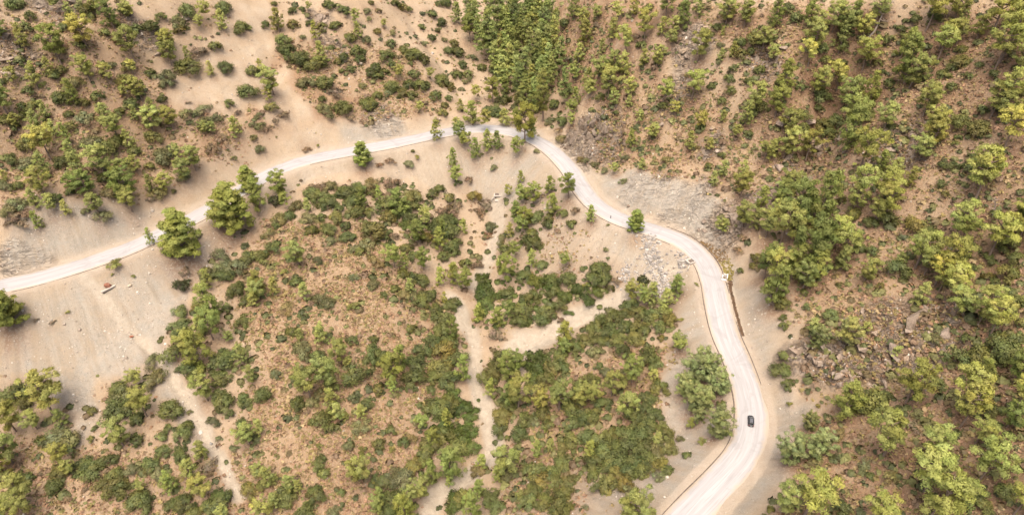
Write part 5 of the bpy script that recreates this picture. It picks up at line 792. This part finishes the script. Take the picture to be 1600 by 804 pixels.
# ------------------------------------------------------------------ the car
def build_car():
    a = hit(1172, 668); b = hit(1171, 636); x, y = float(hit(1172.5, 659)[0][0]), float(hit(1172.5, 659)[1][0]); hd = math.atan2(float(b[1][0] - a[1][0]), float(b[0][0] - a[0][0])) - math.pi / 2
    e = bpy.data.objects.new('car', None); COL.objects.link(e); e.location = (x, y, .11); e.scale = (.84, .80, .84); e.rotation_euler = (0, 0, hd); tag(e, 'black car driving away up the pale road, the only vehicle', 'car')
    paint = solid('black_car_paint', (.018, .018, .02), .28, .6); glass = solid('dark_car_glass', (.012, .014, .016), .08, .8); rub = solid('tyre_rubber', (.02, .02, .02), .9, .2); rim = solid('alloy_rim', (.35, .35, .36), .35, .5, .8)
    red = solid('red_lamp', (.35, .015, .012), .2, .6); clear = solid('clear_lamp', (.7, .7, .68), .12, .7); trim = solid('black_trim', (.03, .03, .03), .6, .3); white = solid('number_plate', (.7, .7, .66), .5, .4)
    def loft(name, secs, mat, bev=0):                             # sections: y, half width bottom, half width top, z bottom, z top
        bm = bmesh.new(); rings = []
        for yy, wb, wm_, wt, z0, zm, z1 in secs:
            rings.append([bm.verts.new((sx * w_, yy, z_)) for sx, w_, z_ in ((-1, wb * .86, z0), (-1, wb, z0 + .1), (-1, wm_, zm), (-1, wt, z1 - .05), (-1, wt * .86, z1), (1, wt * .86, z1), (1, wt, z1 - .05), (1, wm_, zm), (1, wb, z0 + .1), (1, wb * .86, z0))])
        for r0, r1 in zip(rings[:-1], rings[1:]):
            for i in range(10): bm.faces.new((r0[i], r0[(i + 1) % 10], r1[(i + 1) % 10], r1[i]))
        bm.faces.new(rings[0]); bm.faces.new(rings[-1][::-1]); o = bm_obj(name, bm, mat, e, 0, True)
        md = o.modifiers.new('smooth', 'SUBSURF'); md.levels = md.render_levels = 2; return o
    loft('body', [(-2.2, .72, .78, .70, .38, .62, .88), (-2.1, .86, .90, .80, .28, .65, .98), (-1.4, .9, .93, .86, .22, .68, 1.02), (0, .9, .93, .86, .22, .68, 1.0), (1.0, .9, .93, .85, .22, .68, .98), (1.7, .88, .91, .78, .24, .62, .90), (2.1, .80, .84, .66, .30, .56, .78), (2.22, .68, .72, .58, .38, .54, .68)], paint)
    loft('cabin', [(-2.02, .70, .70, .60, .92, 1.0, 1.06), (-1.75, .78, .74, .62, .92, 1.2, 1.42), (-1.1, .80, .76, .64, .92, 1.25, 1.54), (-.1, .80, .76, .64, .92, 1.25, 1.56), (.45, .80, .74, .62, .92, 1.2, 1.48), (1.15, .78, .76, .70, .90, .96, 1.0)], paint)
    def panel(name, pts, mat, th=.012):
        bm = bmesh.new(); v = [Vector(p) for p in pts]; n_ = (v[1] - v[0]).cross(v[3] - v[0]).normalized(); A_ = [bm.verts.new(p + n_ * .03) for p in v]; B_ = [bm.verts.new(p - n_ * .03) for p in v]
        bm.faces.new(A_); bm.faces.new(B_[::-1])
        for i in range(4): bm.faces.new((A_[i], B_[i], B_[(i + 1) % 4], A_[(i + 1) % 4]))
        return bm_obj(name, bm, mat, e)
    panel('windscreen', [(-.66, 1.12, 1.02), (.66, 1.12, 1.02), (.54, .42, 1.49), (-.54, .42, 1.49)], glass); panel('rear_window', [(.60, -2.02, 1.08), (-.60, -2.02, 1.08), (-.52, -1.68, 1.45), (.52, -1.68, 1.45)], glass)
    for s in (-1, 1):
        panel('side_window', [(s * .765, -.15, 1.04), (s * .765, .85, 1.04), (s * .69, .35, 1.40), (s * .665, -.15, 1.45)], glass); panel('side_window', [(s * .765, -1.5, 1.04), (s * .765, -.25, 1.04), (s * .665, -.25, 1.45), (s * .665, -1.3, 1.42)], glass)
        part_boxes('door', [((s * .905, .38, .66), (.03, 1.02, .60))], paint, e, .01); part_boxes('door', [((s * .905, -.72, .66), (.03, 1.0, .60))], paint, e, .01)
        part_boxes('mirror', [((s * .97, .78, 1.02), (.20, .14, .13))], trim, e, .03); part_boxes('headlight', [((s * .60, 2.10, .66), (.26, .14, .13))], clear, e, .03); part_boxes('tail_light', [((s * .70, -2.15, .82), (.22, .12, .20))], red, e, .03)
        part_boxes('roof_rail', [((s * .56, -.55, 1.555), (.05, 1.7, .05))], trim, e, .015)
        for yy in (-1.35, 1.38):
            bm = bmesh.new(); bmesh.ops.create_cone(bm, cap_ends=True, segments=20, radius1=.34, radius2=.34, depth=.24, matrix=Matrix.Translation((s * .82, yy, .33)) @ Matrix.Rotation(math.pi / 2, 4, 'Y')); wo = bm_obj('wheel', bm, rub, e, .03)
            bm = bmesh.new(); bmesh.ops.create_cone(bm, cap_ends=True, segments=14, radius1=.22, radius2=.19, depth=.05, matrix=Matrix.Translation((s * .945, yy, .33)) @ Matrix.Rotation(s * math.pi / 2, 4, 'Y')); bm_obj('rim', bm, rim, wo)
    part_boxes('roof_sky_sheen', [((0, -.55, 1.556), (1.0, 1.5, .02))], solid('grey_sky_sheen', (.10, .10, .105), .3, .6), e, .005); part_boxes('rear_bumper', [((0, -2.2, .48), (1.4, .12, .22))], trim, e, .04); part_boxes('number_plate', [((0, -2.27, .70), (.5, .03, .12))], white, e, .005)  # grey roof sheet paints the sky's reflection onto the black roof
    part_boxes('wiper_cowl', [((0, 1.22, 1.0), (1.3, .10, .03))], solid('grey_cowl', (.22, .22, .22), .5), e, .01)
build_car()
# ------------------------------------------------------------------ the ground sheet (built last so that needle litter lies under every tree)
def build_ground():
    nr, nc = 620, 1060
    Yr = 40 * (560 / 40.0) ** (np.linspace(0, 1, nr) ** .92) ; s = np.linspace(-1, 1, nc)
    s = np.sign(s) * np.abs(s) ** 1.06
    Y = np.repeat(Yr[:, None], nc, 1); X = s[None, :] * (Yr[:, None] + 90) * .98
    X = X + (vn(X * 1.7, Y * 1.7, 91) - .5) * .25; Y = Y + (vn(X * 1.7 + 40, Y * 1.7, 92) - .5) * .25
    Z, ax = terrain(X, Y, True)
    V = np.stack([X, Y, Z], -1).reshape(-1, 3); i = np.arange(nr * nc).reshape(nr, nc)
    F = np.stack([i[:-1, :-1], i[:-1, 1:], i[1:, 1:], i[1:, :-1]], -1).reshape(-1, 4)
    m = np_mesh('ground', V, F)
    g = lambda M: np.clip(sample(M, X, Y), 0, 1).ravel()
    scr = np.maximum(g(M_scree), g(M_path) * .5); rill = (vn(ax['s'] / 1.6, ax['d'] / 30, 95) * .6 + vn(ax['s'] / .7, ax['d'] / 14, 96) * .4).ravel()
    fillm = (ax['fill'] * sstep(5, 8, np.abs(ax['d']))).ravel()
    scr = np.clip(scr * (1 - fillm * .8 * (rill - .25)), 0, 1)
    a = m.color_attributes.new('cover_a', 'FLOAT_COLOR', 'POINT'); a.data.foreach_set('color', np.stack([scr, g(M_heath), g(M_lit), ax['rock'].ravel()], 1).astype(np.float32).ravel())
    b = m.color_attributes.new('cover_b', 'FLOAT_COLOR', 'POINT'); b.data.foreach_set('color', np.stack([g(M_should), g(M_red), g(M_terra), g(M_bare)], 1).astype(np.float32).ravel())
    c = m.color_attributes.new('cover_c', 'FLOAT_COLOR', 'POINT'); st = np.clip(np.maximum(fillm, g(M_scree) * sstep(5, 8, np.abs(ax['d'])).ravel()) + .45 * g(M_bare) * (np.abs(ax['d']).ravel() < 25) * (np.abs(ax['d']).ravel() > 6), 0, 1) * sstep(.5, .8, np.maximum(rill, vn(ax['s'] / .45, ax['d'] / 9, 97).ravel() * .9)) * (.35 + .65 * fbm(ax['s'] / 9, ax['d'] / 9, 98, 3).ravel())
    c.data.foreach_set('color', np.stack([st, g(M_path), st * 0, st * 0 + 1], 1).astype(np.float32).ravel())
    return structure(link('ground', m, MAT['ground']))
build_ground()
